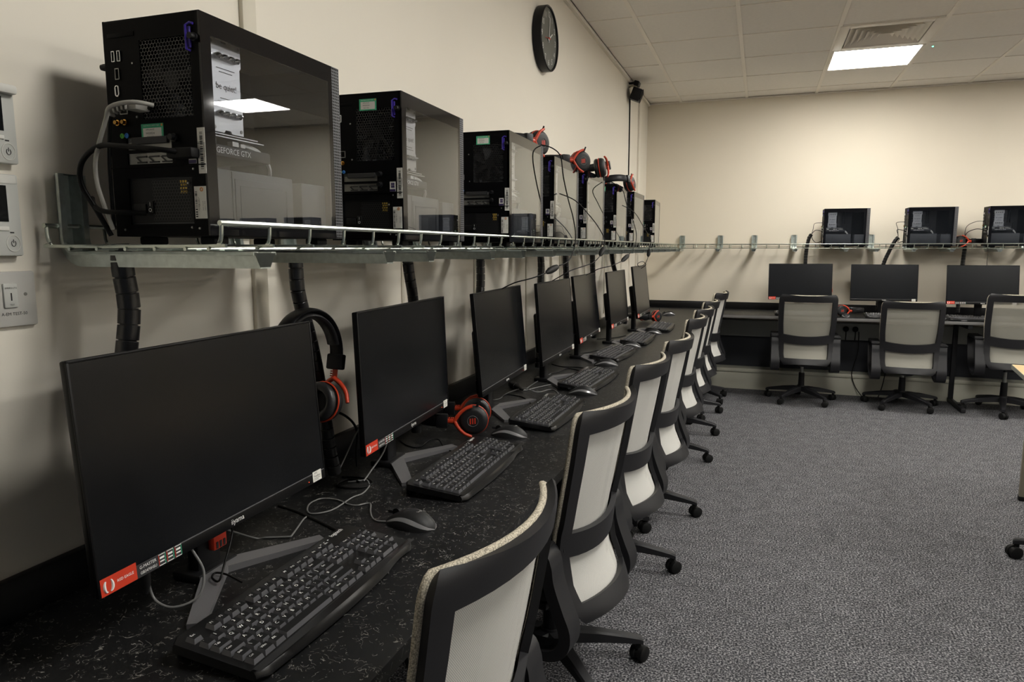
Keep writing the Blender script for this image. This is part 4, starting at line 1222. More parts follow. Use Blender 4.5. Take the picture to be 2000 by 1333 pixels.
# ------------------------------------------------------------------ office chairs
def chair_parts(t, weave, arm_in=0.214, arm_x=0.018):
    """local: the sitter faces -x; heights from the floor"""
    PROF = [(0.33, 0.258), (0.355, 0.250), (0.40, 0.222), (0.45, 0.200), (0.52, 0.188), (0.60, 0.198), (0.70, 0.216), (0.80, 0.233), (0.935, 0.252), (1.0, 0.26)]
    def chair_x(u, z):
        for (z0, x0), (z1, x1) in zip(PROF, PROF[1:]):
            if z <= z1:
                k = (z - z0) / (z1 - z0); x = x0 + (x1 - x0) * k
                break
        c = 0.052 - 0.010 * math.sin(PI * min(1, max(0, (z - 0.40) / 0.53)))
        return x + c * (1 - u * u)
    def hw(z):
        w = 0.206 + 0.016 * min(1, max(0, (z - 0.5) / 0.2))
        if z > 0.895: w -= 0.022 * (1 - math.sqrt(max(0, 1 - ((z - 0.895) / 0.040) ** 2)))
        if z < 0.45: w -= 0.060 * (1 - math.sqrt(max(0, 1 - ((0.45 - z) / 0.10) ** 2)))
        return w
    def S_(off):
        return lambda u, z: (chair_x(u, z) + off, u * hw(z), z + (0.034 * u * u - 0.008) * math.exp(-((z - 0.56) / 0.055) ** 2))
    US = [-1, -0.945, -0.89, -0.83, -0.66, -0.5, -0.33, -0.16, 0, 0.16, 0.33, 0.5, 0.66, 0.83, 0.89, 0.945, 1]
    ZS = [0.353, 0.360, 0.372, 0.385, 0.398, 0.412, 0.43, 0.45, 0.48, 0.505, 0.522, 0.535, 0.55, 0.575, 0.595, 0.61, 0.625, 0.65, 0.69, 0.73, 0.77, 0.81, 0.845, 0.870, 0.884, 0.90, 0.913, 0.924, 0.931, 0.935]
    def keep(u, z):
        if abs(u) > 0.83: return True
        if z > 0.884 or z < 0.398: return True
        return 0.522 < z < 0.600
    obj('back_frame', MB().surf(S_(0.010), US, ZS, keep, 0.016), M['chair_plastic'], t, smooth=40)
    wv = MB().surf(S_(0.002), US, ZS, lambda u, z: True, 0.0012)
    fab = obj('back_mesh', wv, weave, t, smooth=40)
    # woven edging that wraps the front of the frame
    ed = []
    for z in ZS[5:]: ed.append((1, z))
    top = [(u, 0.935) for u in US[::-1]]
    path = [(-1, z) for z in ZS[5:]]
    loop = [S_(0.003)(u, z) for u, z in (path + top[::-1][1:-1] + ed[::-1])]
    obj('mesh_edging', MB().tube(loop, 1.0, 8, 0, False, (0.0065, 0.0055)), M['braid'], fab, smooth=50)
    # spine under the frame, seat, mechanism
    sp = MB().tube(smooth_path([(0.262, 0, 0.385), (0.225, 0, 0.345), (0.14, 0, 0.335), (0.02, 0, 0.345)], 5), 1.0, 10, 0, False, (0.016, 0.05))
    for s in (-1, 1):
        sp.tube(smooth_path([(0.178, s * 0.192, 0.60), (0.166, s * 0.188, 0.50), (0.175, s * 0.170, 0.41), (0.16, s * 0.14, 0.36), (0.07, s * 0.12, 0.350)], 5), 0.014, 8)
        sp.cyl((0.186, s * 0.194, 0.560), (0.222, s * 0.194, 0.560), 0.011, 0.009, 12)
    obj('back_support', sp, M['chair_plastic'], t, smooth=50)
    st = MB(); st.box((-0.055, 0, 0.415), (0.46, 0.388, 0.062), 0.028, seg=4)
    obj('seat', st, M['seat'], t)
    obj('seat_shell', MB().box((-0.05, 0, 0.375), (0.43, 0.375, 0.026), 0.010), M['chair_plastic'], t)
    obj('mechanism', MB().box((-0.01, 0, 0.345), (0.20, 0.13, 0.04), 0.008), M['plastic'], t)
    lv = MB().tube(smooth_path([(-0.02, 0.06, 0.342), (0.0, 0.17, 0.342), (0.03, 0.24, 0.325), (0.035, 0.27, 0.300)], 5), 0.0055, 8)
    lv.box((0.036, 0.275, 0.290), (0.018, 0.03, 0.028), 0.006, 1)
    obj('lever', lv, [M['plastic'], M['bracket_steel']], t)
    # loop armrests: a flat band, pad on top
    for s in (-1, 1):
        a, b_ = s * arm_in, s * (arm_in + 0.071)
        lo, hi = min(a, b_), max(a, b_)
        path = smooth_path([(-0.10, 0, 0.566), (0.0, 0, 0.572), (0.13, 0, 0.574), (0.170, 0, 0.566), (0.176, 0, 0.540), (0.180, 0, 0.49), (0.204, 0, 0.42), (0.224, 0, 0.368), (0.218, 0, 0.330), (0.186, 0, 0.310), (0.12, 0, 0.308), (0.04, 0, 0.328), (-0.03, 0, 0.39), (-0.07, 0, 0.49), (-0.10, 0, 0.566)], 5)
        thick = [0.012, 0.012, 0.012, 0.020, 0.028, 0.032, 0.033, 0.033, 0.032, 0.028, 0.020, 0.014, 0.012, 0.012, 0.012]
        tl_ = [thick[min(14, k // 5)] + (thick[min(14, k // 5 + 1)] - thick[min(14, k // 5)]) * (k % 5) / 5 for k in range(len(path))]
        b = MB().sheet([(p.x + arm_x, p.z) for p in path], lo, hi, tl_)
        arm = obj('armrest', b, M['chair_plastic'], t, smooth=40)
        pd = MB().box((0.045, (lo + hi) / 2, 0.585), (0.260, 0.076, 0.018), 0.007)
        pd.box((0.186, (lo + hi) / 2, 0.582), (0.030, 0.080, 0.012), 0.005)
        obj('arm_pad', pd, M['plastic_soft'], arm)
        obj('arm_mount', MB().box((0.03, s * 0.185, 0.338), (0.10, 0.10, 0.022), 0.006), M['plastic'], arm)
def chair_base(t, ang, off=(0, 0)):
    b = MB().cyl((0, 0, 0.085), (0, 0, 0.135), 0.036, 0.030, 18)
    n0 = set(t.children)
    hub = obj('base_hub', b, M['chair_plastic'], t)
    obj('gas_column', MB().tube([(0, 0, 0.12), (0, 0, 0.25), (0, 0, 0.251), (0, 0, 0.345)], [0.027, 0.024, 0.014, 0.014], 16, 0), M['plastic'], t)
    obj('gas_piston', MB().cyl((0, 0, 0.25), (0, 0, 0.335), 0.0145, 0.0145, 14), M['bracket_steel'], t)
    for k in range(5):
        a = ang + 2 * PI * k / 5
        mx = RZ(a)
        l = MB(); rings = []
        for (r, zt, zb, w) in ((0.015, 0.128, 0.088, 0.028), (0.07, 0.127, 0.086, 0.025), (0.16, 0.115, 0.080, 0.021), (0.25, 0.096, 0.070, 0.017), (0.292, 0.086, 0.066, 0.0155), (0.302, 0.080, 0.060, 0.014)):
            rings.append([mx @ Vector((r, y, z)) for y, z in ((-w, zb), (-w, zt - 0.006), (-w * 0.7, zt), (w * 0.7, zt), (w, zt - 0.006), (w, zb))])
        l.ring_loft(rings)
        lg = obj('leg', l, M['chair_plastic'], t, smooth=30)
        c = MB()
        p = mx @ Vector((0.288, 0, 0))
        c.cyl(p + Vector((0, 0, 0.045)), p + Vector((0, 0, 0.075)), 0.010, 0.012, 10)
        q = mx @ RZ(0.7 + k * 1.1)
        dx = (q @ Vector((0, 1, 0)))
        bk = (q @ Vector((0.008, 0, 0)))
        for s in (-1, 1):
            ctr = p + bk + Vector((0, 0, 0.0262))
            c.tube([ctr + dx * (s * 0.005), ctr + dx * (s * 0.007), ctr + dx * (s * 0.022), ctr + dx * (s * 0.025)], [0.023, 0.026, 0.026, 0.021], 18)
        c.tube([p + bk + Vector((0, 0, 0.0262)) - dx * 0.007, p + bk + Vector((0, 0, 0.0262)) + dx * 0.007], 0.021, 12)
        obj('caster', c, M['rubber'], lg, smooth=40)
    for o in set(t.children) - n0:
        o.location = (off[0], off[1], 0)
def office_chair(label, loc, rotz, group, lift=0.0, base_ang=0.2, weave='weave', off=(0.055, 0.09)):
    key = weave
    t = thing('office_chair', label, 'chair', (loc[0], loc[1], 0), rotz, group)
    if key not in chair_cache:
        chair_parts(t, M[weave], *((0.214, 0.018) if weave == 'weave' else (0.200, 0.0)))
        chair_cache[key] = t
        kids = list(t.children)
    else:
        src = chair_cache[key]; kids = []
        for ch in list(src.children):
            if ch.get('upper'):
                kids.append(dup(ch, t))
    for k in kids:
        k['upper'] = 1
        k.location = (0, 0, lift)
    chair_base(t, base_ang - rotz, off if weave == 'weave' else (-0.02, 0))
    return t
chair_cache = {}
G1, G2 = 'office chairs along the long desk', 'office chairs at the back wall desk'
office_chair('nearest mesh office chair, only its beige edged back in view at the long desk', (0.470, 1.035), math.radians(-5), G1, -0.028, 0.5)
office_chair('second mesh office chair from the camera, tall beige edged back beside the third keyboard', (0.452, 1.975), math.radians(-8), G1, -0.022, 0.42)
office_chair('third mesh office chair from the camera, just beyond the tall beige edged one', (0.458, 2.75), math.radians(-8), G1, -0.022, 0.09)
office_chair('fourth mesh office chair from the camera at the long desk', (0.490, 3.44), math.radians(-7), G1, -0.018, 0.0)
office_chair('fifth mesh office chair from the camera at the long desk', (0.485, 4.44), math.radians(-7), G1, -0.014, -0.12)
office_chair('sixth mesh office chair from the camera at the long desk', (0.485, 5.10), math.radians(-9), G1, -0.012, -0.05)
office_chair('seventh mesh office chair from the camera at the long desk', (0.49, 5.73), math.radians(-8), G1, -0.005, 0.3)
office_chair('farthest mesh office chair at the long desk, only its top edge in view', (0.53, 6.34), math.radians(-8), G1, 0.025, 0.6)
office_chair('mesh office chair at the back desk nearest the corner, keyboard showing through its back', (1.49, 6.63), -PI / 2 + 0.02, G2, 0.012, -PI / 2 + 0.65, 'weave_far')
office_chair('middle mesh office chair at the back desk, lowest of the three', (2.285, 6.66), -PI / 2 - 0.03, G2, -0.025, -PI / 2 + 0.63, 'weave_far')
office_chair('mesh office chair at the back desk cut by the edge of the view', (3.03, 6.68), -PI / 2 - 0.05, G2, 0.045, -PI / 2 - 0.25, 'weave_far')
office_chair('office chair beside the pale table, only one black caster in view', (2.575, 3.45), math.radians(150), 'office chairs at the pale table', 0.0, math.radians(160))

# ------------------------------------------------------------------ pale table at the edge of the view
t = thing('table', 'pale beech table corner with grey edge reaching into view', 'table', (2.40, 4.41, 0), math.radians(-8))
obj('tabletop', MB().box2((0, -1.6, 0.698), (0.8, 0, 0.722), 0.003), M['wood'], t)
e = MB().box2((-0.002, -1.6, 0.699), (0.0, 0, 0.721)).box2((0, 0, 0.699), (0.8, 0.002, 0.721))
obj('edge_band', e, M['wood_edge'], t, smooth=0)
for x in (0.09, 0.71):
    for y in (-0.06, -1.54):
        lg = obj('leg', MB().box((x, y, 0.35), (0.032, 0.032, 0.695), 0.004), M['table_leg'], t)
        obj('leg_cap', MB().box((x, y, 0.012), (0.036, 0.036, 0.024), 0.004), M['rubber'], lg)

# ------------------------------------------------------------------ segmented cable sleeves
M['sleeve'] = mat('black_sleeve_plastic', (0.010, 0.010, 0.011), 0.28, spec=0.5)
seg_me = mesh('segment', MB().lathe([(0.0132, -0.0016), (0.0132, 0.0), (0.0160, 0.0002), (0.0164, 0.0008), (0.0164, 0.0226), (0.0158, 0.0232), (0.0132, 0.0234)], 18), M['sleeve'], 30)
def sleeve(label, pts, group='black cable sleeves', size=1.0):
    P = smooth_path(pts, 14)
    t = thing('cable_sleeve', label, 'cable sleeve', tuple(P[-1]), group=group)
    acc, last = 0.0, None
    L = [0.0]
    for i in range(1, len(P)): L.append(L[-1] + (P[i] - P[i - 1]).length)
    def at(s):
        for i in range(1, len(P)):
            if L[i] >= s:
                k = (s - L[i - 1]) / max(1e-9, L[i] - L[i - 1]); return P[i - 1].lerp(P[i], k)
        return P[-1]
    s = 0.0; step = 0.0252 * size
    while s + step * 0.9 < L[-1]:
        a, b = at(s), at(min(L[-1], s + step))
        q = (b - a).to_track_quat('Z', 'Y')
        o = place('segment', seg_me, t, a - P[-1], q.to_euler(), size)
        s += step
    return t
sleeve('black segmented sleeve rising behind the nearest monitor to the shelf', [(0.12, 0.885, 1.345), (0.12, 0.888, 1.30), (0.122, 0.893, 1.243), (0.12, 0.886, 1.184), (0.115, 0.870, 1.08), (0.11, 0.86, 0.90), (0.12, 0.87, 0.775)], size=1.05)
sleeve('black segmented sleeve ending on the desk between the first and second monitors', [(0.12, 1.345, 1.345), (0.12, 1.349, 1.254), (0.12, 1.362, 1.206), (0.12, 1.397, 1.107), (0.12, 1.422, 1.004), (0.122, 1.446, 0.872), (0.125, 1.470, 0.762)])
sleeve('black segmented sleeve behind the second monitor', [(0.12, 1.880, 1.345), (0.12, 1.884, 1.30), (0.12, 1.894, 1.257), (0.12, 1.915, 1.18), (0.12, 1.93, 1.0), (0.12, 1.92, 0.765)])
sleeve('black segmented sleeve behind the third monitor', [(0.12, 2.46, 1.345), (0.12, 2.463, 1.217), (0.12, 2.445, 1.12), (0.12, 2.44, 0.95), (0.12, 2.46, 0.765)])
sleeve('black segmented sleeve behind the fourth monitor', [(0.12, 3.22, 1.345), (0.12, 3.239, 1.255), (0.12, 3.23, 1.15), (0.12, 3.22, 0.95), (0.12, 3.20, 0.765)])
sleeve('black segmented sleeve between the fourth and fifth monitors', [(0.12, 3.675, 1.345), (0.12, 3.69, 1.25), (0.12, 3.71, 1.15), (0.12, 3.72, 0.95), (0.12, 3.75, 0.765)])
sleeve('black segmented sleeve between the fifth and sixth monitors', [(0.12, 4.32, 1.345), (0.12, 4.335, 1.25), (0.12, 4.35, 1.15), (0.12, 4.37, 0.95), (0.12, 4.40, 0.765)])
sleeve('black segmented sleeve behind the sixth monitor, bowed outwards', [(0.12, 4.905, 1.345), (0.12, 4.96, 1.25), (0.13, 5.05, 1.15), (0.15, 5.2, 1.0), (0.16, 5.3, 0.88), (0.15, 5.33, 0.765)])
GB = 'black cable sleeves on the back wall'
sleeve('black sleeve bending down to the monitor behind the corner chair', [(1.535, 7.10, 1.465), (1.515, 7.10, 1.43), (1.499, 7.10, 1.317), (1.496, 7.10, 1.18), (1.49, 7.10, 1.0), (1.48, 7.10, 0.765)], GB)
sleeve('black sleeve slanting down behind the middle back monitor', [(2.245, 7.10, 1.435), (2.221, 7.10, 1.40), (2.176, 7.10, 1.296), (2.14, 7.10, 1.18), (2.12, 7.10, 1.0), (2.12, 7.10, 0.765)], GB)
sleeve('black sleeve dropping from the red headset on the back shelf', [(2.765, 7.10, 1.36), (2.762, 7.10, 1.30), (2.757, 7.10, 1.18), (2.75, 7.10, 1.0), (2.75, 7.10, 0.765)], GB)

# ------------------------------------------------------------------ loose cables
def cable(label, pts, r=0.002, m='cable', group='loose cables', k=5):
    o = obj('cable', MB().tube(smooth_path(pts, k), r, 7), M[m], smooth=60)
    return tag(o, label, 'cable', group)
def z_(pts, dz): return [(p[0], p[1], p[2] + dz) for p in pts]
D2 = DESK + 0.0022
def fl(pts): return [(p[0], p[1], D2) for p in pts]
cable('grey mouse cable looping over the desk to the nearest mouse', fl([(0.372, 1.285), (0.352, 1.280), (0.332, 1.292), (0.307, 1.326), (0.285, 1.364), (0.274, 1.365), (0.260, 1.347), (0.238, 1.346), (0.200, 1.362), (0.171, 1.363), (0.154, 1.352), (0.152, 1.319), (0.170, 1.285), (0.191, 1.269), (0.212, 1.283), (0.224, 1.314), (0.222, 1.386), (0.230, 1.419), (0.220, 1.466), (0.209, 1.486), (0.186, 1.511), (0.173, 1.498), (0.151, 1.482)]), 0.0019, 'cable_grey')
cable('grey cable running from the nearest monitor stand along the desk', fl([(0.193, 1.252), (0.196, 1.233), (0.224, 1.158), (0.222, 1.146), (0.184, 1.128), (0.165, 1.118)]) + [(0.16, 1.05, 0.80), (0.165, 0.98, 0.84)], 0.0019, 'cable_grey')
cable('thin black keyboard cable curling before the nearest monitor foot', [(0.292, 0.927, D2 + 0.016), (0.266, 0.936, D2 + 0.016), (0.241, 0.943, D2 + 0.016), (0.224, 0.940, D2 + 0.016), (0.233, 0.923, D2 + 0.016), (0.255, 0.915, D2 + 0.018), (0.25, 0.935, 0.795), (0.235, 0.975, 0.835), (0.215, 0.99, 0.86)], 0.0019)
cable('thick black cable crossing the desk behind the nearest keyboard', fl([(0.093, 1.285), (0.138, 1.273), (0.180, 1.258), (0.239, 1.233), (0.300, 1.205)]), 0.003)
cable('grey loop of cable hanging below the red sticker of the nearest monitor', [(0.185, 0.835, 0.80), (0.20, 0.832, 0.772), (0.235, 0.835, 0.764), (0.262, 0.86, 0.775), (0.262, 0.875, 0.81), (0.245, 0.872, 0.845), (0.225, 0.87, 0.87)], 0.0022, 'cable_grey')
cable('black cord arching from the wall beside the second cable sleeve', [(0.098, 1.445, 0.939), (0.10, 1.525, 0.922), (0.10, 1.586, 0.886), (0.10, 1.612, 0.848), (0.10, 1.606, 0.80), (0.105, 1.60, D2)], 0.0034)
cable('black tangle of cord at the foot of the second cable sleeve', fl([(0.115, 1.51), (0.15, 1.52), (0.19, 1.515), (0.215, 1.49), (0.205, 1.455), (0.165, 1.44), (0.135, 1.455), (0.14, 1.50), (0.18, 1.49)]), 0.0026)
cable('grey cable dropping from the second monitor to the tangle', [(0.185, 1.50, D2), (0.185, 1.53, 0.77), (0.195, 1.585, 0.81), (0.20, 1.615, 0.86)], 0.0022, 'cable_grey')
cable('grey cable behind the red sticker of the second monitor', [(0.10, 1.515, 0.765), (0.105, 1.545, 0.80), (0.115, 1.58, 0.85), (0.13, 1.62, 0.90)], 0.0020, 'cable_grey')
cable('thin black cable of the second keyboard lying over the monitor foot', [(0.09, 1.868, D2), (0.136, 1.827, D2), (0.182, 1.812, D2 + 0.002), (0.196, 1.850, D2 + 0.015), (0.220, 1.868, D2 + 0.015), (0.256, 1.835, D2), (0.32, 1.80, D2)], 0.0019)
cable('pale grey cable waving in front of the third monitor foot', [(0.145, 2.497, D2), (0.167, 2.534, D2), (0.160, 2.624, D2), (0.168, 2.70, D2), (0.217, 2.699, D2 + 0.013), (0.270, 2.707, D2), (0.305, 2.779, D2), (0.345, 2.733, D2), (0.375, 2.663, D2)], 0.0023, 'cable_grey')
cable('dark cable from the third monitor to the third keyboard', fl([(0.166, 2.56), (0.170, 2.62), (0.241, 2.595), (0.288, 2.528), (0.345, 2.44)]), 0.0021)
cable('pale grey cable from the black adapter on the desk to the fourth monitor', fl([(0.206, 2.71), (0.200, 2.86), (0.20, 3.0), (0.201, 3.15)]), 0.0023, 'cable_grey')
cable('dark grey cable with a clip behind the fourth keyboard', fl([(0.210, 2.72), (0.240, 2.80), (0.265, 2.86), (0.30, 2.93)]), 0.0021, 'cable_grey')
cable('black cable under the fourth monitor', fl([(0.13, 3.40), (0.20, 3.34), (0.27, 3.35), (0.33, 3.33)]), 0.0024)
cable('second black cable under the fourth monitor', fl([(0.16, 3.05), (0.22, 3.18), (0.24, 3.30), (0.32, 3.25)]), 0.0024)
cable('black cable under the fifth monitor', fl([(0.13, 3.75), (0.21, 3.86), (0.26, 3.98), (0.31, 3.92)]), 0.0024)
cable('black cable under the sixth monitor', fl([(0.13, 4.45), (0.22, 4.55), (0.28, 4.7), (0.35, 4.62)]), 0.0024)
a = thing('cable_adapter', 'black barrel shaped cable adapter on the desk below the third monitor', 'adapter', (0.125, 2.785, DESK + 0.014))
obj('barrel', MB().tube([(0, 0, 0), (0.004, -0.004, 0), (0.045, -0.050, 0), (0.05, -0.055, 0), (0.085, -0.095, -0.004)], [0.010, 0.0135, 0.0135, 0.009, 0.005], 14), M['plastic'], a)
obj('end_ring', MB().tube([(0.041, -0.046, 0), (0.044, -0.049, 0)], 0.0139, 14), M['stand'], a)
a = thing('cable_plug', 'slim dark blue plug hanging below the red sticker of the nearest monitor', 'plug', (0.213, 0.805, 0.815))
obj('plug_body', MB().tube([(0, 0, 0.028), (0, 0, 0.0), (-0.006, 0.004, -0.018)], [0.0075, 0.0075, 0.004], 12), M['plastic_soft'], a)
# headset cords with in-line controllers, hanging in front of the basket
GC = 'headset cords hanging from the shelf'
X0 = 0.415
cable('black headset cord looping from the third tower down over the basket', [(0.36, 2.44, 1.70), (0.395, 2.46, 1.69), (X0, 2.50, 1.665), (X0, 2.54, 1.598), (X0, 2.614, 1.52), (X0, 2.69, 1.456), (X0, 2.73, 1.392), (X0, 2.708, 1.334), (X0, 2.62, 1.29), (X0 - 0.02, 2.57, 1.275)], 0.0022, group=GC)
cable('black headset cord below the first controller, running behind the fourth monitor', [(X0 - 0.03, 2.43, 1.252), (X0 - 0.06, 2.36, 1.236), (0.30, 2.33, 1.22), (0.22, 2.40, 1.19)], 0.0022, group=GC)
cable('black headset cord from the fifth tower down to the second controller', [(0.34, 2.76, 1.555), (0.40, 2.781, 1.527), (X0, 2.957, 1.479), (X0, 3.157, 1.429), (X0, 3.282, 1.379), (X0, 3.27, 1.345)], 0.0022, group=GC)
cable('black headset cord below the second controller, curving to the fifth monitor', [(X0, 3.19, 1.305), (X0, 3.034, 1.276), (X0 - 0.05, 2.87, 1.249), (0.33, 2.83, 1.226), (0.26, 2.95, 1.20)], 0.0022, group=GC)
cable('black headset cord from the sixth tower down to the third controller', [(0.36, 3.68, 1.68), (X0, 3.70, 1.64), (X0, 3.827, 1.579), (X0, 4.074, 1.482), (X0, 4.171, 1.417), (X0, 4.126, 1.355), (X0, 3.94, 1.305)], 0.0022, group=GC)
cable('black headset cord below the third controller', [(X0, 3.72, 1.271), (X0 - 0.03, 3.60, 1.25), (0.33, 3.55, 1.235), (0.25, 3.62, 1.20)], 0.0022, group=GC)
cable('black headset cord from the seventh tower over the basket', [(0.37, 3.95, 1.575), (X0, 4.10, 1.54), (X0, 4.452, 1.463), (X0, 4.745, 1.395), (X0, 4.69, 1.335)], 0.0022, group=GC)
cable('black headset cord with a loop above the farthest monitor', [(X0, 4.651, 1.284), (X0, 4.549, 1.247), (X0, 4.329, 1.226), (X0, 4.24, 1.247), (X0, 4.423, 1.258), (X0, 4.56, 1.235), (0.38, 4.6, 1.21)], 0.0022, group=GC)
for l, p, q in (('first', (0.395, 2.555, 1.273), (0.385, 2.43, 1.253)), ('second', (X0, 3.274, 1.345), (X0, 3.188, 1.305)), ('third', (X0, 3.93, 1.303), (X0, 3.725, 1.271)), ('fourth', (X0, 4.69, 1.335), (X0, 4.651, 1.284))):
    p, q = Vector(p), Vector(q)
    o = obj('cord_controller', MB().tube([p, p.lerp(q, 0.12), p.lerp(q, 0.3), p.lerp(q, 0.7), p.lerp(q, 0.9), q], [0.003, 0.009, 0.012, 0.012, 0.008, 0.003], 12), M['rubber'])
    tag(o, l + ' black in-line controller from the camera on a headset cord', 'controller', 'headset cord controllers')
# cables at the back of the nearest tower
GR = 'cables behind the nearest tower'
e = [(0.222, 0.872, 1.556), (0.205, 0.850, 1.558), (0.166, 0.845, 1.553), (0.149, 0.85, 1.535), (0.134, 0.85, 1.506), (0.122, 0.85, 1.476), (0.121, 0.85, 1.446), (0.124, 0.855, 1.415), (0.125, 0.87, 1.37)]
cable('pale grey network cable bending down behind the nearest tower', e, 0.0034, 'cable_net', GR)
a = thing('network_plug', 'pale grey network plug in the rear of the nearest tower', 'plug', (0.172, 0.862, 1.557), group=GR)
pg = MB().box((0.014, 0.014, 0.0), (0.022, 0.028, 0.013), 0.002)
obj('plug_body', pg, M['cable_net'], a)
rb = mesh('boot_ridge', MB().box((0, 0, 0), (0.0035, 0.012, 0.0125), 0.001), M['cable_net'])
for k in range(5): place('boot_ridge', rb, a, (0.006 - k * 0.0065, 0.0 - k * 0.0012, -0.0005 - 0.0006 * k * k), (0, -0.10 * k, 0.7 - 0.12 * k))
cable('thick black display cable arching out of the nearest tower', [(0.262, 0.892, 1.485), (0.235, 0.862, 1.489), (0.173, 0.85, 1.495), (0.133, 0.85, 1.497), (0.103, 0.85, 1.483), (0.088, 0.85, 1.463), (0.090, 0.85, 1.437), (0.105, 0.86, 1.40), (0.115, 0.875, 1.36)], 0.0042, 'cable', GR)
cable('black power cord from the power unit of the nearest tower', [(0.175, 0.890, 1.395), (0.150, 0.865, 1.396), (0.123, 0.855, 1.398), (0.100, 0.86, 1.408), (0.085, 0.87, 1.42)], 0.004, 'cable', GR)
cable('thin black cable beside the network cable of the nearest tower', [(0.20, 0.888, 1.555), (0.165, 0.875, 1.563), (0.140, 0.87, 1.55), (0.131, 0.87, 1.512), (0.127, 0.87, 1.46), (0.122, 0.875, 1.37)], 0.003, 'cable', GR)
a = thing('display_plug', 'black display plug in the card slot of the nearest tower', 'plug', (0.255, 0.885, 1.485), group=GR)
obj('plug_body', MB().box((0.004, 0.002, 0.0), (0.05, 0.02, 0.016), 0.004), M['rubber'], a)
# cables behind the back wall towers
for k, (x, xs_) in enumerate(((1.612, 1.535), (2.272, 2.245), (2.865, 2.765))):
    nm = ('corner', 'middle', 'edge')[k]
    z1 = (1.465, 1.435, 1.36)[k]
    cable('thin cable from the ' + nm + ' tower of the back shelf to its sleeve', [(x, 6.98, 1.565), (x - 0.06, 7.02, 1.56), (xs_ + 0.01 - 0.02 * (k > 0), 7.08, 1.51), (xs_, 7.10, z1)], 0.0022, 'cable', 'cables behind the back wall towers')
    cable('second cable from the ' + nm + ' tower of the back shelf to its sleeve', [(x, 6.96, 1.49), (x - 0.05, 7.02, 1.50), (xs_ - 0.005, 7.08, 1.46), (xs_, 7.10, z1 - 0.01)], 0.0028, 'cable', 'cables behind the back wall towers')
    cable('low cable from the ' + nm + ' tower of the back shelf to its sleeve', [(x, 6.97, 1.40), (x - 0.04, 7.02, 1.39), (xs_ + 0.01, 7.08, 1.42), (xs_, 7.10, z1 - 0.005)], 0.003, 'cable', 'cables behind the back wall towers')
cable('thin black cord hanging from the back shelf over the stickered monitor', [(2.868, 6.84, 1.345), (2.868, 6.82, 1.30), (2.86, 6.80, 1.23), (2.85, 6.75, 1.19)], 0.002, 'cable', GC)
cable('black cable hanging under the back desk beside the middle chair', [(1.98, 7.10, 0.58), (1.97, 7.00, 0.40), (1.93, 6.99, 0.22), (1.96, 6.99, 0.10), (2.02, 6.95, 0.01)], 0.004, 'cable', 'cables under the back desk')
cable('second black cable hanging under the back desk behind the middle chair', [(2.22, 7.10, 0.58), (2.22, 7.00, 0.40), (2.20, 6.99, 0.22), (2.18, 6.98, 0.10), (2.15, 6.95, 0.01)], 0.004, 'cable', 'cables under the back desk')
for x, l in ((1.872, 'black mains plug in the trunking under the back desk, nearest the corner'), (1.950, 'second black mains plug in the trunking under the back desk')):
    a = thing('mains_plug', l, 'plug', (x, YB - 0.075, 0.602), group='mains plugs under the back desk')
    obj('plug_body', MB().tube([(0, 0.0, 0), (0, -0.012, 0), (0, -0.034, 0), (0, -0.04, -0.004)], [0.024, 0.026, 0.022, 0.012], 16), M['rubber'], a)
    obj('flex', MB().tube(smooth_path([(0, -0.03, -0.018), (0, -0.034, -0.05), (0.0, -0.02, -0.10)], 4), 0.0045, 8), M['cable'], a)

# ------------------------------------------------------------------ wall clock
a = thing('wall_clock', 'round black rimmed wall clock with grey face high on the long wall', 'clock', (0, 3.61, 2.395))
A = basis((0, 0, 0), (0, 1, 0), (0, 0, 1))
R_ = 0.158
obj('rim', MB().lathe([(R_ - 0.010, 0), (R_, 0.004), (R_, 0.046), (R_ - 0.004, 0.050), (R_ - 0.009, 0.048), (R_ - 0.010, 0.040), (0.0, 0.040)], 56, 0, A), M['plastic'], a, smooth=40)
obj('face', MB().lathe([(0.0, 0.0401), (R_ - 0.0105, 0.0401), (R_ - 0.0105, 0.041), (0.0, 0.041)], 56, 0, A), M['clock_face'], a, smooth=0)
for h in range(12):
    an = PI / 2 - 2 * PI * (h + 1) / 12
    nb = MB(); add_text(nb, str(h + 1), 0.042, (0.0414, 0.117 * math.cos(an), 0.117 * math.sin(an)), (0, 1, 0), (0, 0, 1))
    obj('numeral', nb, M['white'], a, smooth=0)
def hand(nm, L, w, ang, m, x):
    an = math.radians(90 - ang)
    d = Vector((0, math.cos(an), math.sin(an))); q = Vector((0, -d.z, d.y))
    b = MB().add([Vector((x, 0, 0)) - d * 0.02 + q * w, Vector((x, 0, 0)) + d * L + q * w * 0.6, Vector((x, 0, 0)) + d * L - q * w * 0.6, Vector((x, 0, 0)) - d * 0.02 - q * w], [[0, 1, 2, 3]])
    b.add([p + Vector((0.0015, 0, 0)) for p in b.v[:4]], [[3, 2, 1, 0]])
    obj(nm, b, m, a, smooth=0)
hand('minute_hand', 0.105, 0.0034, 8, M['white'], 0.0425)
hand('hour_hand', 0.066, 0.0042, 58, M['white'], 0.0435)
hand('second_hand', 0.075, 0.0014, 262, M['red_label'], 0.0445)
obj('hub', MB().lathe([(0.007, 0.041), (0.007, 0.0465), (0.003, 0.048)], 14, 0, A), M['red_label'], a)

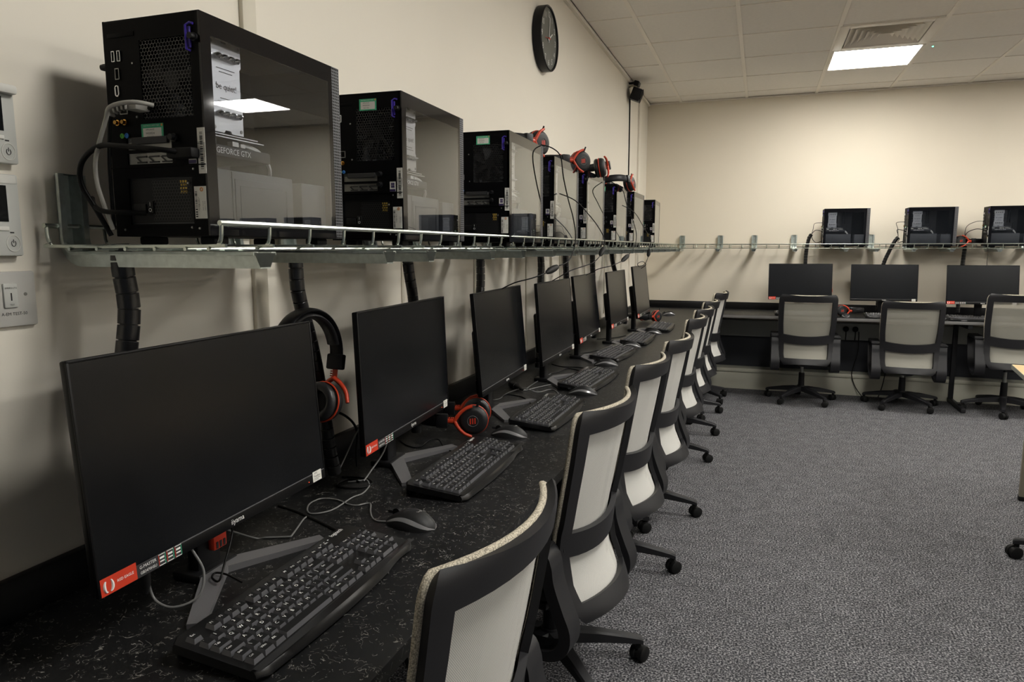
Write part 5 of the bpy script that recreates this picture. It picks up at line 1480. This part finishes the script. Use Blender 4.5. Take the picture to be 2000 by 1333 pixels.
# ------------------------------------------------------------------ small speaker in the corner, with its cable and bracket
a = thing('wall_speaker', 'small black speaker tilted on a bracket near the ceiling corner', 'speaker', (0.0, 6.12, 2.60))
obj('bracket', MB().tube(smooth_path([(0.002, 0, 0.075), (0.03, 0, 0.085), (0.06, 0, 0.075), (0.065, 0, 0.055)], 4), 0.008, 8), M['ivory'], a)
obj('cabinet', MB().box((0.068, 0, 0.01), (0.082, 0.20, 0.10), 0.008, 0, RZ(0.15) @ RY(0.38) @ RX_(0.12)), M['plastic'], a)
obj('front_grille', MB().box((0.068, 0, 0.01), (0.006, 0.17, 0.085), 0.003, 0, Matrix.Translation((0, 0, 0))).box((0.1075, 0, -0.006), (0.006, 0.17, 0.086), 0.002, 0, RZ(0.15) @ RY(0.38)), M['steel_black'], a)
a = thing('corner_sensor', 'small black detector above the speaker by the ceiling corner', 'sensor', (0.068, 6.13, 2.70))
obj('housing', MB().box((0, 0, 0.0), (0.045, 0.09, 0.04), 0.008, 0, RY(0.3)).box((-0.034, 0, 0.008), (0.066, 0.03, 0.016), 0.004), M['plastic'], a)
o = obj('cable', MB().tube([(0.006, 6.16, 2.60), (0.005, 6.17, 2.2), (0.005, 6.175, 1.5), (0.005, 6.175, 1.345)], 0.0055, 8), M['cable'], smooth=60)
tag(o, 'dark cable running down the wall from the corner speaker', 'cable')
tr = obj('pipe_cover', MB().box2((0, 6.62, 0.84), (0.018, 6.70, CZ - 0.022), 0.003), M['wall'], wl)

# ------------------------------------------------------------------ controllers and key switch on the long wall beside the shelf
def controller(label, y1, z0, z1, w, words_):
    t = thing('wall_controller', label, 'controller', (0, y1 - w, z0), group='wall controllers beside the shelf')
    h = z1 - z0
    obj('plate', MB().box2((0, 0, 0), (0.016, w, h), 0.003), M['plate'], t)
    d = MB().box2((0.0155, 0.012, h * 0.42), (0.0166, w - 0.020, h * 0.86)); obj('display', d, M['display'], t, smooth=0)
    obj('button', MB().box2((0.0155, w - 0.045, h * 0.31), (0.018, w - 0.021, h * 0.36), 0.0008), M['paper'], t)
    an = [2 * PI * k / 26 for k in range(26)]
    cy, cz = w - 0.0155, h * 0.155
    obj('button_ring', MB().tube([(0.0163, cy + 0.0105 * math.cos(q), cz + 0.0125 * math.sin(q)) for q in an], 0.0007, 6, 0, True), M['paper'], t)
    p = MB().tube([(0.0166, cy + 0.0034 * math.cos(q), cz + 0.0044 * math.sin(q)) for q in [PI * (0.5 + 0.2) + PI * 1.6 * k / 18 for k in range(19)]], 0.0005, 5)
    p.box2((0.0162, cy - 0.0004, cz + 0.0005), (0.0168, cy + 0.0004, cz + 0.0062)); p.box2((0.0162, cy - 0.004, cz + 0.0155), (0.0166, cy + 0.002, cz + 0.0175))
    obj('power_symbol', p, M['ink'], t, smooth=0)
    if words_:
        s = obj('label_strip', MB().box2((0.0158, -0.001, h - 0.014), (0.0168, w - 0.004, h - 0.0015)), M['paper'], t, smooth=0)
        q = MB(); add_text(q, words_, 0.0066, (0.017, w - 0.008 - 0.062, h - 0.0078), (0, 1, 0), (0, 0, 1))
        obj('lettering', q, M['ink'], s, smooth=0)
    return t
c1 = controller('upper white wall controller with a dark display and power button', 0.806, 1.468, 1.583, 0.12, '')
ck = MB().box2((0.0155, 0.07, 0.103), (0.028, 0.119, 0.117), 0.004); obj('clear_catch', ck, M['paper'], c1)
controller('lower white wall controller lettered for air conditioning', 0.801, 1.328, 1.452, 0.12, 'AIR CONDITIONING')
t = thing('key_switch', 'satin key switch plate lettered for an emergency lighting test, lowest on the wall', 'switch', (0, 0.732, 1.218))
obj('plate', MB().box2((0, 0, 0), (0.009, 0.088, 0.086), 0.003), M['plate_grey'], t)
obj('rocker', MB().box2((0.008, 0.034, 0.030), (0.0125, 0.056, 0.068), 0.002), M['plate'], t)
obj('key_slot', MB().box2((0.0122, 0.0440, 0.041), (0.0130, 0.0458, 0.053)), M['ink'], t, smooth=0)
obj('screw', MB().lathe([(0.0028, 0.009), (0.0028, 0.0096), (0.001, 0.0098)], 10, 0, basis((0, 0.070, 0.050), (0, 1, 0), (0, 0, 1))), M['bracket_steel'], t)
q = MB(); add_text(q, 'A-EM TEST-50', 0.0068, (0.0094, 0.050, 0.020), (0, 1, 0), (0, 0, 1)); add_text(q, 'EMERG LTG', 0.0036, (0.0130, 0.045, 0.0605), (0, 1, 0), (0, 0, 1)); add_text(q, 'TEST', 0.0036, (0.0130, 0.045, 0.0345), (0, 1, 0), (0, 0, 1))
obj('lettering', q, M['ink'], t, smooth=0)
